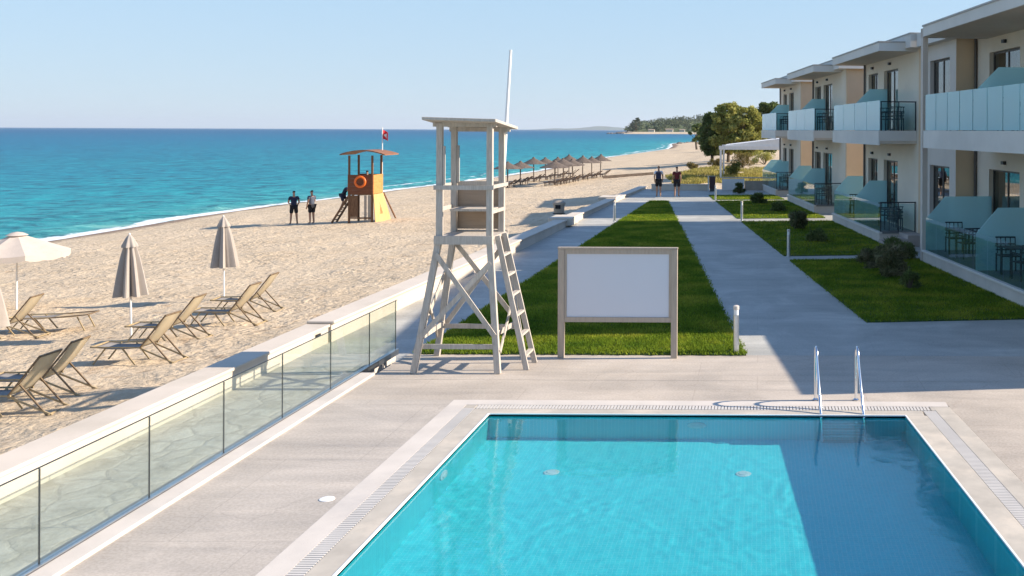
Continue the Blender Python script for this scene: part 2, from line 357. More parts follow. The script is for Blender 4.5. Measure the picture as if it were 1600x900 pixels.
    deep = ramp(t, ad.outputs[0], [(0.10, (0.10, 0.28, 0.26)), (0.24, (0.025, 0.27, 0.285)), (0.40, (0.003, 0.225, 0.275)),
                                   (0.56, (0.0, 0.175, 0.25)), (0.68, (0.0, 0.13, 0.235)), (0.9, (0.0, 0.080, 0.19))])
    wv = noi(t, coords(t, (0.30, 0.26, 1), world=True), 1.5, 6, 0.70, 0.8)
    wr = ramp(t, wv, [(0.40, (0.20, 0.46, 0.54)), (0.475, (0.85, 0.92, 0.94)), (0.54, (1.05, 1.03, 1.02)), (0.62, (2.6, 1.45, 1.3))])  # dark wave faces and bright highlights painted into the sea colour
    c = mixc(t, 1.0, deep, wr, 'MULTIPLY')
    at2 = N(t, 'ShaderNodeAttribute'); at2.attribute_name = 'foam'
    fn = noi(t, coords(t, (1.3, 0.35, 1), world=True), 1.6, 6, 0.7)
    fm = N(t, 'ShaderNodeMath', operation='MULTIPLY_ADD'); t.links.new(fn, fm.inputs[0]); fm.inputs[1].default_value = 1.3; t.links.new(at2.outputs['Fac'], fm.inputs[2])
    foam = ramp(t, fm.outputs[0], [(1.02, (0, 0, 0)), (1.0, (0, 0, 0))]) if False else None
    mr = N(t, 'ShaderNodeMapRange'); mr.inputs['From Min'].default_value = 1.0; mr.inputs['From Max'].default_value = 1.12
    t.links.new(fm.outputs[0], mr.inputs['Value'])
    c = mixc(t, mr.outputs[0], c, (0.80, 0.82, 0.82))
    t.links.new(c, b.inputs['Base Color']); b.inputs['Roughness'].default_value = 0.35; b.inputs['IOR'].default_value = 1.33
    b.inputs['Specular IOR Level'].default_value = 0.09
    w1 = noi(t, coords(t, (0.35, 1.0, 1), world=True), 0.8, 5, 0.62, 0.5)
    t.links.new(bump(t, w1, 1.0, 0.45), b.inputs['Normal'])
    t.links.new(b.outputs[0], o.inputs[0])
ground_mats()

# ------------------------------------------------------------------ mesh building
class MB:
    def __init__(self): self.v = []; self.f = []
    def add(self, vs, fs):
        k = len(self.v); self.v += [tuple(p) for p in vs]; self.f += [tuple(i + k for i in f) for f in fs]; return self
    def box(self, x0, x1, y0, y1, z0, z1):
        return self.hexa([(x0, y0, z0), (x1, y0, z0), (x1, y1, z0), (x0, y1, z0), (x0, y0, z1), (x1, y0, z1), (x1, y1, z1), (x0, y1, z1)])
    def hexa(self, p):
        return self.add(p, [(3, 2, 1, 0), (4, 5, 6, 7), (0, 1, 5, 4), (1, 2, 6, 5), (2, 3, 7, 6), (3, 0, 4, 7)])
    def prism(self, poly, z0, z1):
        n = len(poly)
        a = [(p[0], p[1], z0) for p in poly]; b = [(p[0], p[1], z1) for p in poly]
        return self.add(a + b, [tuple(range(n - 1, -1, -1)), tuple(range(n, 2 * n))] + [(i, (i + 1) % n, n + (i + 1) % n, n + i) for i in range(n)])
    def beam(self, a, b, w, h, up=(0, 0, 1)):
        a = Vector(a); b = Vector(b); d = (b - a).normalized(); u = Vector(up)
        if abs(d.dot(u)) > 0.98: u = Vector((0, 1, 0))
        s = d.cross(u).normalized(); u = s.cross(d).normalized(); s = s * w / 2; u = u * h / 2
        return self.hexa([a - s - u, a + s - u, b + s - u, b - s - u, a - s + u, a + s + u, b + s + u, b - s + u])
    def tube(self, pts, r, seg=8, cap=True):
        pts = [Vector(p) for p in pts]; rs = r if isinstance(r, (list, tuple)) else [r] * len(pts)
        vs = []; fs = []; pu = None
        for i, p in enumerate(pts):
            d = (pts[min(i + 1, len(pts) - 1)] - pts[max(i - 1, 0)]).normalized()
            if pu is None: pu = Vector((0, 0, 1)) if abs(d.z) < 0.9 else Vector((1, 0, 0))
            s = d.cross(pu).normalized(); u = s.cross(d).normalized(); pu = u
            for k in range(seg):
                a = 2 * math.pi * k / seg; vs.append(p + (s * math.cos(a) + u * math.sin(a)) * rs[i])
        for i in range(len(pts) - 1):
            for k in range(seg):
                a = i * seg + k; b = i * seg + (k + 1) % seg; fs.append((a, b, b + seg, a + seg))
        if cap: fs.append(tuple(range(seg - 1, -1, -1))); fs.append(tuple(range((len(pts) - 1) * seg, len(pts) * seg)))
        return self.add(vs, fs)
    def lathe(self, prof, seg=16, cx=0, cy=0, fold=None):
        vs = []; fs = []
        for i, (r, z) in enumerate(prof):
            for k in range(seg):
                a = 2 * math.pi * k / seg; rr = r * (fold(a, i) if fold else 1)
                vs.append((cx + rr * math.cos(a), cy + rr * math.sin(a), z))
        for i in range(len(prof) - 1):
            for k in range(seg):
                a = i * seg + k; b = i * seg + (k + 1) % seg; fs.append((a, b, b + seg, a + seg))
        fs.append(tuple(range(seg - 1, -1, -1))); n = len(prof) - 1
        fs.append(tuple(range(n * seg, (n + 1) * seg)))
        return self.add(vs, fs)
    def build(self, name, mat, parent=None, smooth=False, bevel=0.0, local=False, fixn=True):
        me = bpy.data.meshes.new(name)
        v = self.v
        if parent is not None and not local:
            L = parent.location
            if parent.parent: L = L + parent.parent.location
            v = [(a - L.x, b - L.y, c - L.z) for a, b, c in v]
        me.from_pydata(v, [], self.f)
        if fixn:
            bm = bmesh.new(); bm.from_mesh(me); bmesh.ops.recalc_face_normals(bm, faces=bm.faces[:]); bm.to_mesh(me); bm.free()
        me.materials.append(MATS[mat] if isinstance(mat, str) else mat)
        if smooth:
            me.polygons.foreach_set('use_smooth', [True] * len(me.polygons))
            try: me.set_sharp_from_angle(angle=R(42))
            except Exception: pass
        o = bpy.data.objects.new(name, me); COL.objects.link(o)
        if parent is not None: o.parent = parent
        if bevel:
            md = o.modifiers.new('bevel', 'BEVEL'); md.width = bevel; md.segments = 2; md.limit_method = 'ANGLE'
        return o
def tag(o, label=None, cat=None, group=None, kind=None):
    if label: o['label'] = label
    if cat: o['category'] = cat
    if group: o['group'] = group
    if kind: o['kind'] = kind
    return o
def thing(name, label, cat, loc=(0, 0, 0), rz=0.0, group=None):
    o = bpy.data.objects.new(name, None); COL.objects.link(o); o.empty_display_size = 0.2
    o.location = loc; o.rotation_euler = (0, 0, rz)
    return tag(o, label, cat, group)
def struct(o): o['kind'] = 'structure'; return o
def kids(o): return [c for c in ALLCH.get(o.name, [])]
def copy_tree(root, loc, rz, label=None, scale=None):
    c = root.copy(); COL.objects.link(c); c.location = loc; c.rotation_euler = (0, 0, rz)
    if scale: c.scale = (scale,) * 3
    if label: c['label'] = label
    def rec(src, dst):
        for ch in [x for x in list(bpy.data.objects) if x.parent == src]:
            k = ch.copy(); COL.objects.link(k); k.parent = dst; rec(ch, k)
    rec(root, c); return c
def npmesh(name, V, F, mat, parent=None, local=False):
    """fast triangle/quad soup from numpy arrays"""
    me = bpy.data.meshes.new(name); nv = len(V); nf = len(F); k = F.shape[1]
    if parent is not None and not local:
        V = V - np.array(parent.location)[None, :]
    me.vertices.add(nv); me.vertices.foreach_set('co', V.astype(np.float32).ravel())
    me.loops.add(nf * k); me.loops.foreach_set('vertex_index', F.astype(np.int32).ravel())
    me.polygons.add(nf); me.polygons.foreach_set('loop_start', np.arange(0, nf * k, k, dtype=np.int32))
    me.update(calc_edges=True); me.materials.append(MATS[mat])
    o = bpy.data.objects.new(name, me); COL.objects.link(o)
    if parent is not None: o.parent = parent
    return o

# ------------------------------------------------------------------ terrain and sea
SEA = -1.8
SH = [(-200, -36), (30, -36), (51, -36.2), (57, -36.4), (64, -36.8), (74, -36.4), (81, -35.2), (93, -34.4), (111, -32.2), (137, -30.6), (170, -31.4),
      (204, -32.0), (250, -29.8), (305, -27.7), (360, -31), (400, -35), (428, -37), (455, -36), (489, -30), (560, -8), (650, 40), (900, 220), (1500, 700), (4000, 2500)]
def xs(Y): return float(np.interp(Y, [a for a, b in SH], [b for a, b in SH]))
def sand_z(X, Y):
    x0 = xs(Y); edge = -9.0
    if X <= x0: return SEA - min(0.8, (x0 - X) * 0.09)
    if X <= edge + 1e-6:
        u = (X - x0) / (edge - x0)
        return float(np.interp(u, [0, .05, .2, .5, .75, .9, 1], [SEA, -1.62, -1.36, -1.02, -.80, -.58, -.34]))
    return None
def smooth(a, b, x):
    x = min(1, max(0, (x - a) / (b - a))); return x * x * (3 - 2 * x)
def land_z(X, Y):
    z = sand_z(X, Y)
    if z is not None: return z
    far = smooth(60, 67, Y)
    zi = -0.45 * (1 - smooth(17, 19, X)) - 0.02 * smooth(17, 19, X)
    if Y < 16 and X > -8.3: zi = -2.6
    zf = -0.34 + 0.30 * smooth(-9, -4.5, X)
    if Y > 700: zf = -0.3 + 0.0
    return zi * (1 - far) + zf * far
def onland(px, py):
    z = -0.8
    for _ in range(30):
        p = P(px, py, z); z = 0.5 * z + 0.5 * land_z(p.x, p.y)
    p = P(px, py, z); return Vector((p.x, p.y, land_z(p.x, p.y)))
def pn(x, y, s, seed=0): return mnoise.noise(Vector((x * s + seed * 17.3, y * s - seed * 9.1, seed * 3.7)))

def make_ground():
    Ys = [-60, -30, 0, 4]
    y = 7.0
    while y < 120: Ys.append(y); y += max(0.16, y * 0.0085)
    while y < 5000: Ys.append(y); y *= 1.035
    us = list(np.linspace(-0.35, 0, 16))[:-1] + list(np.linspace(0, 1, 150))
    east = [-8.2, -7.4, -6.6, -5.8, -5, -4, -3, -1.5, 0, 3, 6, 9, 13, 17, 19, 24, 35, 60, 120, 300, 800, 2000, 4000]
    V = []; wet = []
    for Y in Ys:
        x0 = xs(Y); e = -9.0 if Y < 500 else max(-9.0, x0 + 30)
        for u in us:
            X = x0 + (e - x0) * u; z = sand_z(X, Y) if Y < 500 else SEA + max(-0.8, min(1.4, (X - x0) * 0.05))
            d = X - x0
            if 0 < Y < 130 and d > 1.5:
                a = min(1, (d - 1.5) / 6)
                z += a * (0.05 * pn(X, Y, 0.35, 1) + 0.045 * pn(X, Y, 1.3, 2) + 0.04 * abs(pn(X, Y, 2.9, 3)) - 0.012)
            V.append((X, Y, z)); wet.append(max(0, 1 - d / 5.0) if d > 0 else 1.0)
        for X in east:
            X = X if Y < 500 else e + 1 + (X + 9)
            V.append((X, Y, land_z(X, Y) if Y < 500 else -0.4)); wet.append(0)
    nc = len(us) + len(east); F = []
    for i in range(len(Ys) - 1):
        for j in range(nc - 1):
            a = i * nc + j; F.append((a, a + 1, a + nc + 1, a + nc))
    o = npmesh('beach', np.array(V), np.array(F), 'sand')
    at = o.data.attributes.new('wet', 'FLOAT', 'POINT'); at.data.foreach_set('value', np.array(wet, dtype=np.float32))
    o.data.polygons.foreach_set('use_smooth', [True] * len(o.data.polygons))
    return struct(o)
beach = make_ground()

def make_sea():
    Ys = [-300, -100, 0]
    y = 10.0
    while y < 40000: Ys.append(y); y += max(0.6, y * 0.014)
    ds = [-4, -2.4, -1.6] + list(np.arange(-1.0, 6, 0.3)) + [6.5, 7.5, 9, 11, 14, 18, 24, 32, 45, 65, 100, 160, 260, 420, 700, 1200, 2200, 4500, 10000, 40000]
    V = []; off = []; foam = []
    for Y in Ys:
        wob = 0.7 * pn(0, Y, 0.12, 5) + 0.35 * pn(0, Y, 0.5, 6)
        for d in ds:
            X = xs(Y) - d; z = SEA
            if Y < 200 and d < 30:
                z += 0.13 * math.exp(-((d - 3.2 - 2 * wob) / 0.9) ** 2) + 0.05 * math.exp(-((d - 8.5 - 2.4 * wob) / 1.3) ** 2) + 0.02
            V.append((X, Y, z)); off.append(max(0, math.log10(max(1, d + 1))) / 4.0)
            f = max(0, 1 - abs(d - 0.3 - wob) / max(.5, 1.25 + 1.1 * pn(3, Y, 0.13, 8))) * (0.80 + 0.25 * pn(7, Y, .3, 9))
            f = max(f, 0.62 * max(0, 1 - abs(d - 3.4 - 2 * wob) / 1.0) * (0.6 + pn(9, Y, 0.05, 4)))
            foam.append(f if Y < 600 else 0)
    nc = len(ds); F = [(i * nc + j, i * nc + j + 1, (i + 1) * nc + j + 1, (i + 1) * nc + j) for i in range(len(Ys) - 1) for j in range(nc - 1)]
    F = [f[::-1] for f in F]
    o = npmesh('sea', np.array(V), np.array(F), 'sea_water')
    o.data.polygons.foreach_set('use_smooth', [True] * len(o.data.polygons))
    for nm, arr in (('off', off), ('foam', foam)):
        at = o.data.attributes.new(nm, 'FLOAT', 'POINT'); at.data.foreach_set('value', np.array(arr, dtype=np.float32))
    return struct(o)
sea = make_sea()

# ------------------------------------------------------------------ pool
XL = -3.78                               # inner left edge of the water
def XR(Y): return 2.09 + (13.96 - Y) * 0.0775
YF, YN, WL, DEP = 13.96, 1.5, -0.035, -1.02
def pool():
    m = MB()                              # shell: floor and walls, faces inwards
    c = [(XL, YN), (XR(YN), YN), (XR(YF), YF), (XL, YF)]
    vs = [(x, y, DEP) for x, y in c] + [(x, y, -0.002) for x, y in c]
    m.add(vs, [(0, 1, 2, 3), (0, 4, 5, 1), (1, 5, 6, 2), (2, 6, 7, 3), (3, 7, 4, 0)])
    o = m.build('pool_basin', 'pool_tile', fixn=False); struct(o)
    tag(o, kind='structure')
    # water surface
    nx, ny = 230, 420; V = []
    for j in range(ny + 1):
        Y = YN + (YF - YN) * j / ny
        for i in range(nx + 1):
            X = XL + 0.001 + (XR(Y) - XL - 0.002) * i / nx
            k = 0.35 + 0.65 * smooth(-.3, .5, pn(X, Y, 0.22, 25)) * (1 - 0.5 * smooth(10.5, 13.5, Y))
            wx = X + 0.12 * pn(X, Y, 1.5, 27); wy = Y + 0.12 * pn(X, Y, 1.5, 28)
            h = 0.0022 * pn(X, Y, 1.1, 21) + k * (0.0016 * pn(wx, wy, 3.2, 22) + 0.0010 * pn(wx, wy, 7.0, 23))
            V.append((X, Y, WL + h))
    F = [(j * (nx + 1) + i, j * (nx + 1) + i + 1, (j + 1) * (nx + 1) + i + 1, (j + 1) * (nx + 1) + i) for j in range(ny) for i in range(nx)]
    wtr = npmesh('pool_water', np.array(V), np.array(F), 'pool_water'); struct(wtr)
    wtr.data.polygons.foreach_set('use_smooth', [True] * len(wtr.data.polygons))
    o.cycles.is_caustics_receiver = True; wtr.cycles.is_caustics_caster = True; sun_d.cycles.is_caustics_light = True
    return o, wtr
basin, water = pool()

def coping():
    r = thing('pool_coping', 'tan stone edge with white overflow grating round the turquoise swimming pool', 'pool edge', (XL, YN, 0))
    tan = MB(); wht = MB(); bars = MB(); gut = MB()
    # left
    tan.box(XL - 0.27, XL, YN, YF + 0.001, -0.06, 0.0)
    wht.box(-4.48, XL - 0.44, YN, 14.66, -0.06, 0.002); tan.box(-4.46, XR(YF) + 0.72, YF + 0.26, 14.65, -0.3, -0.021)
    gut.box(XL - 0.44, XL - 0.27, YN, YF + 0.27, -0.06, -0.012)
    y = YN
    while y < YF + 0.26:
        bars.box(XL - 0.438, XL - 0.272, y, y + 0.034, -0.018, 0.001); y += 0.047
    # far
    tan.box(XL - 0.27, XR(YF) + 0.27, YF, YF + 0.25, -0.06, -0.0005)
    wht.box(XL - 0.44, XR(YF) + 0.69, YF + 0.44, 14.66, -0.06, 0.003)
    gut.box(XL - 0.27, XR(YF) + 0.44, YF + 0.27, YF + 0.44, -0.06, -0.02)
    x = XL - 0.26
    while x < XR(YF) + 0.40:
        bars.box(x, x + 0.034, YF + 0.252, YF + 0.438, -0.018, 0.001); x += 0.047
    # right (slightly slanting)
    def sl(m, a, b, z0, z1, y0=YN, y1=YF):
        m.hexa([(XR(y0) + a, y0, z0), (XR(y0) + b, y0, z0), (XR(y1) + b, y1, z0), (XR(y1) + a, y1, z0),
                (XR(y0) + a, y0, z1), (XR(y0) + b, y0, z1), (XR(y1) + b, y1, z1), (XR(y1) + a, y1, z1)])
    sl(tan, 0.0, 0.30, -0.06, 0.0, y1=YF - 0.001)
    sl(gut, 0.30, 0.48, -0.06, -0.02, y1=YF + 0.27)
    y = YN
    while y < YF + 0.22:
        sl(bars, 0.302, 0.478, -0.018, 0.001, y, y + 0.036); y += 0.047
    sl(tan, 0.48, 0.74, -0.06, 0.0015, y1=YF + 0.44)
    tan.box(XR(YF) + 0.405, XR(YF) + 0.478, YF + 0.252, YF + 0.438, -0.02, 0.0005); tan.box(XL - 0.438, XL - 0.275, YF + 0.272, YF + 0.438, -0.02, 0.0005)
    tan.build('stone_edge', 'pool_stone', r, bevel=0.008); wht.build('white_border', 'white_kerb', r)
    bars.build('grating', 'grating_white', r); gut.build('gutter', 'gutter_dark', r)
    # light bead on the lip above the water
    ln = MB(); ln.box(XL - 0.012, XL + 0.012, YN, YF, -0.012, 0.006); sl(ln, -0.012, 0.012, -0.012, 0.006); ln.box(XL, XR(YF), YF - 0.012, YF + 0.012, -0.012, 0.005)
    ln.build('edge_trim', 'white_plastic', r)
coping()

# ------------------------------------------------------------------ paved ground
def slab(name, poly, z0, z1, mat):
    return struct(MB().prism(poly, z0, z1).build(name, mat))
XKR = -6.22
slab('pool_deck', [(XKR, 0.5), (-4.48, 0.5), (-4.48, 14.66), (XKR, 14.66)], -0.5, 0.0, 'deck_concrete')
slab('pool_deck', [(XKR, 14.66), (9.6, 14.66), (9.6, 15.85), (XKR, 15.85)], -0.5, -0.001, 'deck_beige')
slab('pool_deck', [(XKR, 15.855), (9.2, 15.855), (9.2, 17.66), (-6.2, 17.66)], -0.5, 0.0, 'deck_beige')
slab('pool_deck', [(XR(0.5) + 0.74, 0.5), (9.6, 0.5), (9.6, 14.66), (XR(14.66) + 0.74, 14.66)], -0.5, 0.0, 'deck_beige')
slab('path', [(-6.12, 17.664), (12, 17.664), (4, 67.5), (-6.1, 67.5)], -0.5, 0.0, 'path_concrete')
slab('walkway', [(-8.55, 0.5), (-6.25, 0.5), (-6.25, 17.66), (-8.55, 17.66)], -0.6, -0.25, 'crazy_paving')
# promenade rising gently to the path level
m = MB(); prev = None
yy = [17.664, 24, 32, 40, 48, 56, 67.5]; zz = [-0.25, -0.25, -0.24, -0.19, -0.10, -0.03, -0.004]
V = []; F = []
for a, b in zip(yy, zz): V += [(-8.55, a, b), (-6.124, a, b), (-8.55, a, -0.6), (-6.124, a, -0.6)]
for i in range(len(yy) - 1):
    k = i * 4; F += [(k, k + 1, k + 5, k + 4), (k, k + 4, k + 6, k + 2), (k + 1, k + 3, k + 7, k + 5)]
F += [(0, 2, 3, 1)]
m.add(V, F); struct(m.build('promenade', 'path_concrete'))

# ------------------------------------------------------------------ beach wall, kerb, glass fence
def beach_wall():
    r = thing('parapet_wall', 'low cream rendered wall between glass fence and sand, nearest stretch', 'wall', (-8.75, 2, -0.3))
    MB().box(-8.94, -8.52, 0.5, 19.7, -0.9, 0.06).build('wall_body', 'white_cap', r, bevel=0.01)
    MB().box(-8.98, -8.49, 0.5, 19.72, 0.061, 0.115).build('coping', 'white_cap', r, bevel=0.012)
    MB().box(-8.50, -8.47, 19.1, 19.25, -0.02, 0.03).build('bracket', 'metal_dark', r)
    r = thing('parapet_wall', 'low cream wall running beside the promenade beyond the guard tower', 'wall', (-8.75, 20, -0.3))
    pts = [(-8.98, 19.74), (-8.85, 30), (-8.7, 42), (-8.5, 55), (-8.15, 68)]
    b = MB(); c = MB()
    for (xa, ya), (xb, yb) in zip(pts, pts[1:]):
        b.hexa([(xa + .06, ya, -.9), (xa + .50, ya, -.9), (xb + .50, yb, -.9), (xb + .06, yb, -.9), (xa + .06, ya, .11), (xa + .50, ya, .11), (xb + .50, yb, .11), (xb + .06, yb, .11)])
        c.hexa([(xa, ya, .111), (xa + .56, ya, .111), (xb + .56, yb - .004, .111), (xb, yb - .004, .111), (xa, ya, .17), (xa + .56, ya, .17), (xb + .56, yb - .004, .17), (xb, yb - .004, .17)])
    for y0 in (42.3, 55.5):
        c.box(-8.95, -7.95, y0, y0 + 1.6, -0.1, 0.24)
    b.build('wall_body', 'white_cap', r); c.build('coping', 'white_cap', r, bevel=0.02)
beach_wall()
def fence():
    XF = -6.49
    r = thing('glass_fence', 'frameless green tinted glass fence between pool deck and stone walkway', 'fence', (XF, 2, 0))
    seam = []
    for px, py in ((72, 890), (230, 785), (348, 714), (440, 658), (516, 612), (578, 575), (628, 550)):
        seam.append(P(px, py, 0.0).y)
    step = (seam[5] - seam[0]) / 5
    ys = [seam[0] - step * k for k in (4, 3, 2, 1)] + seam[:6] + [seam[6]]
    for a, b in zip(ys, ys[1:]):
        p = MB().box(XF - 0.006, XF + 0.006, a + 0.0045, b - 0.0045, 0.05, 0.92).build('glass_panel', 'fence_glass', r)
    for y in ys:
        MB().box(XF - 0.007, XF + 0.007, y - 0.004, y + 0.004, 0.03, 0.915).build('joint_strip', 'metal_dark', r)
    MB().box(XF - 0.035, XF + 0.035, ys[0], 17.85, -0.05, 0.05).build('base_channel', 'steel_brushed', r)
    MB().box(XF - 0.008, XF + 0.008, ys[0], 17.85, 0.9205, 0.928).build('top_edge', 'metal_dark', r)
    k = thing('kerb', 'white painted kerb strip along the foot of the glass fence', 'kerb', (-6.4, 2, 0))
    MB().box(XF + 0.037, -6.222, 0.5, 16.15, -0.3, 0.035).build('kerb_strip', 'white_kerb', k, bevel=0.008)
    MB().box(XF - 0.12, XF - 0.037, 0.5, 17.9, -0.3, 0.0).build('kerb_back', 'white_kerb', k)
fence()
dr = P(511, 780)
o = MB().lathe([(0.001, -0.003), (0.08, 0.0), (0.08, 0.006), (0.06, 0.009), (0.001, 0.009)], 20, dr.x, dr.y).build('drain_cover', 'white_plastic', smooth=True)
tag(o, 'small round white drain cover set in the deck left of the pool', 'drain cover')

# ------------------------------------------------------------------ lawns
def inpoly(pts, poly):
    x = pts[:, 0]; y = pts[:, 1]; c = np.zeros(len(x), bool); n = len(poly)
    for i in range(n):
        x1, y1 = poly[i]; x2, y2 = poly[(i + 1) % n]
        k = ((y1 > y) != (y2 > y)) & (x < (x2 - x1) * (y - y1) / (y2 - y1 + 1e-9) + x1); c ^= k
    return c
def blades(name, poly, z, dens, h, mat='grass_blade', wdt=0.012, lean=0.5, edge=0.045):
    xs_ = [p[0] for p in poly]; ys_ = [p[1] for p in poly]
    A = (max(xs_) - min(xs_)) * (max(ys_) - min(ys_)); n = int(A * dens)
    p = np.stack([rng.uniform(min(xs_) - edge, max(xs_) + edge, n), rng.uniform(min(ys_) - edge, max(ys_) + edge, n)], 1)
    keep = inpoly(p + rng.normal(0, edge, p.shape), poly)
    edge *= 1.0
    near = np.clip((24.0 / np.maximum(p[:, 1], 1)) ** 1.2, 0.12, 1)
    keep &= rng.uniform(0, 1, n) < near
    p = p[keep]; near = near[keep]; n = len(p)
    a = rng.uniform(0, 2 * np.pi, n); s = 1 / np.sqrt(near)
    hh = h * rng.uniform(0.55, 1.25, n) * (1 + 0.15 * (s - 1)); ww = wdt * s * rng.uniform(0.7, 1.3, n)
    clump = np.array([1 + 0.35 * mnoise.noise(Vector((x * 2.2, y * 2.2, 3))) for x, y in p]); hh *= clump
    dx, dy = np.cos(a) * ww, np.sin(a) * ww
    lx = rng.normal(0, lean, n) * hh; ly = rng.normal(0, lean, n) * hh
    Z = np.full(n, z)
    v0 = np.stack([p[:, 0] - dx, p[:, 1] - dy, Z], 1); v1 = np.stack([p[:, 0] + dx, p[:, 1] + dy, Z], 1)
    v2 = np.stack([p[:, 0] + lx, p[:, 1] + ly, Z + hh], 1)
    V = np.stack([v0, v1, v2], 1).reshape(-1, 3); F = np.arange(3 * n).reshape(-1, 3)
    o = npmesh(name, V, F, mat); tag(o, kind='stuff'); return o
lawnL = [(-6.08, 17.62), (-0.20, 17.62), (-0.28, 18.0), (-5.1, 55.8), (-6.05, 55.8)]
struct(MB().prism(lawnL, -0.3, 0.025).build('lawn', 'lawn_soil'))
g = blades('grass', lawnL, 0.02, 2300, 0.055); tag(g, 'mown grass of the wedge shaped lawn behind the blank board', 'grass')
def lx(Y): return 0.94 + (30.8 - Y) * 0.1325          # right edge of the path
def FX(Y): return 8.9 - 0.129 * Y                     # building front line
lawns = []
for i, (y0, y1, t0, t1) in enumerate(((20.7, 30.5, 0.95, 0.4), (31.6, 43.4, 0.3, 0.4), (44.9, 56.0, 0.3, 0.3), (57.0, 60.8, 0.3, 0.3))):
    xr0 = FX(y0) - 0.02; xr1 = FX(y1) - 0.02
    lawns.append([(lx(y0), y0), (xr0 + 0.0, y0 + (0.129 * (xr0 - lx(y0)))), (xr1, y1 + 0.129 * (xr1 - lx(y1))), (lx(y1), y1)])
labs = ['dark grass lawn nearest the pool, right of the path', 'dark grass lawn of the second garden plot right of the path', 'dark grass lawn of the third garden plot right of the path', 'small far grass patch right of the path, before the sunlit paving']
for i, pl in enumerate(lawns):
    struct(MB().prism(pl, -0.3, 0.025).build('lawn', 'lawn_soil'))
    g = blades('grass', pl, 0.02, 1500 if i == 0 else 900, 0.055); tag(g, labs[i], 'grass')

# ------------------------------------------------------------------ hotel buildings
NV = Vector((1, 0.129, 0)).normalized(); UV = Vector((-0.129, 1, 0)).normalized()
def B(yf, t, z): return Vector((FX(yf), yf, z)) + NV * t
def bbox(m, y0, y1, t0, t1, z0, z1):
    return m.hexa([B(y0, t0, z0), B(y0, t1, z0), B(y1, t1, z0), B(y1, t0, z0), B(y0, t0, z1), B(y0, t1, z1), B(y1, t1, z1), B(y1, t0, z1)])
ZT, ZS0, ZS1, ZC0, ZC1, ZR0, ZR1 = 0.40, 3.40, 4.0, 6.87, 7.16, 6.95, 7.42
DEPTH = 9.0
def wall_run(m, y0, y1, t, th, z0, z1, ops):
    """facade strip with real openings ops=[(ya,yb,za,zb)] sorted"""
    cur = y0
    for ya, yb, za, zb in ops:
        if ya > cur: bbox(m, cur, ya, t, t + th, z0, z1)
        if za > z0: bbox(m, ya, yb, t, t + th, z0, za)
        if zb < z1: bbox(m, ya, yb, t, t + th, zb, z1)
        cur = yb
    if cur < y1: bbox(m, cur, y1, t, t + th, z0, z1)
def opening(r, ya, yb, za, zb, t, seed=0, door=False):
    fr = MB(); w_ = 0.06; tt = t + 0.13
    bbox(fr, ya, yb, tt, tt + 0.06, zb - w_, zb); bbox(fr, ya, yb, tt, tt + 0.06, za, za + w_ * 0.7)
    mid = (ya + yb) / 2
    for a, b in ((ya, ya + w_), (mid - w_ / 2, mid + w_ / 2), (yb - w_, yb)):
        bbox(fr, a, b, tt, tt + 0.06, za + w_ * 0.7, zb - w_)
    f = fr.build('patio_door' if door else 'window', 'frame_dark', r)
    def sub(mb, name, mat):
        o = mb.build(name, mat, None)
        me = o.data; L = r.location
        me.transform(Matrix.Translation(-L)); o.parent = f; return o
    sub(bbox(MB(), ya + w_, yb - w_, tt + 0.022, tt + 0.03, za + w_, zb - w_), 'pane', 'window_glass')
    cr = random.Random(seed)
    a = ya + w_ + cr.uniform(0, 0.1); L = (yb - ya)
    cw = cr.uniform(0.25, 0.5) * L; m = MB(); n = 10
    side = cr.random() < 0.5
    s0 = a if side else yb - w_ - cw
    vs = []
    for k in range(n + 1):
        y = s0 + cw * k / n; tq = tt + 0.16 + 0.04 * (k % 2); vs += [B(y, tq, za + 0.03), B(y, tq, zb - 0.05)]
    m.add(vs, [(2 * k, 2 * k + 2, 2 * k + 3, 2 * k + 1) for k in range(n)]); sub(m, 'curtain', 'curtain')
def railing_panels(r, y0, y1, n, t, z0, z1, mat, name='balcony_glass'):
    st = (y1 - y0) / n
    for k in range(n):
        bbox(MB(), y0 + st * k + 0.025, y0 + st * (k + 1) - 0.025, t, t + 0.014, z0, z1).build(name, mat, r)
def screen(r, yf, t1, z0, mat='frost_screen', h=1.62, hl=0.95):
    # frosted divider, top slants down to the railing side
    prof = [(0.03, z0), (t1, z0), (t1, z0 + h), (0.62, z0 + h), (0.03, z0 + hl)]
    a = [B(yf, t, z) for t, z in prof]; b = [B(yf + 0.016, t, z) for t, z in prof]; n = len(prof)
    MB().add(a + b, [tuple(range(n)), tuple(range(2 * n - 1, n - 1, -1))] + [(i, (i + 1) % n, n + (i + 1) % n, n + i) for i in range(n)]).build('divider_screen', mat, r)
SECTIONS = []
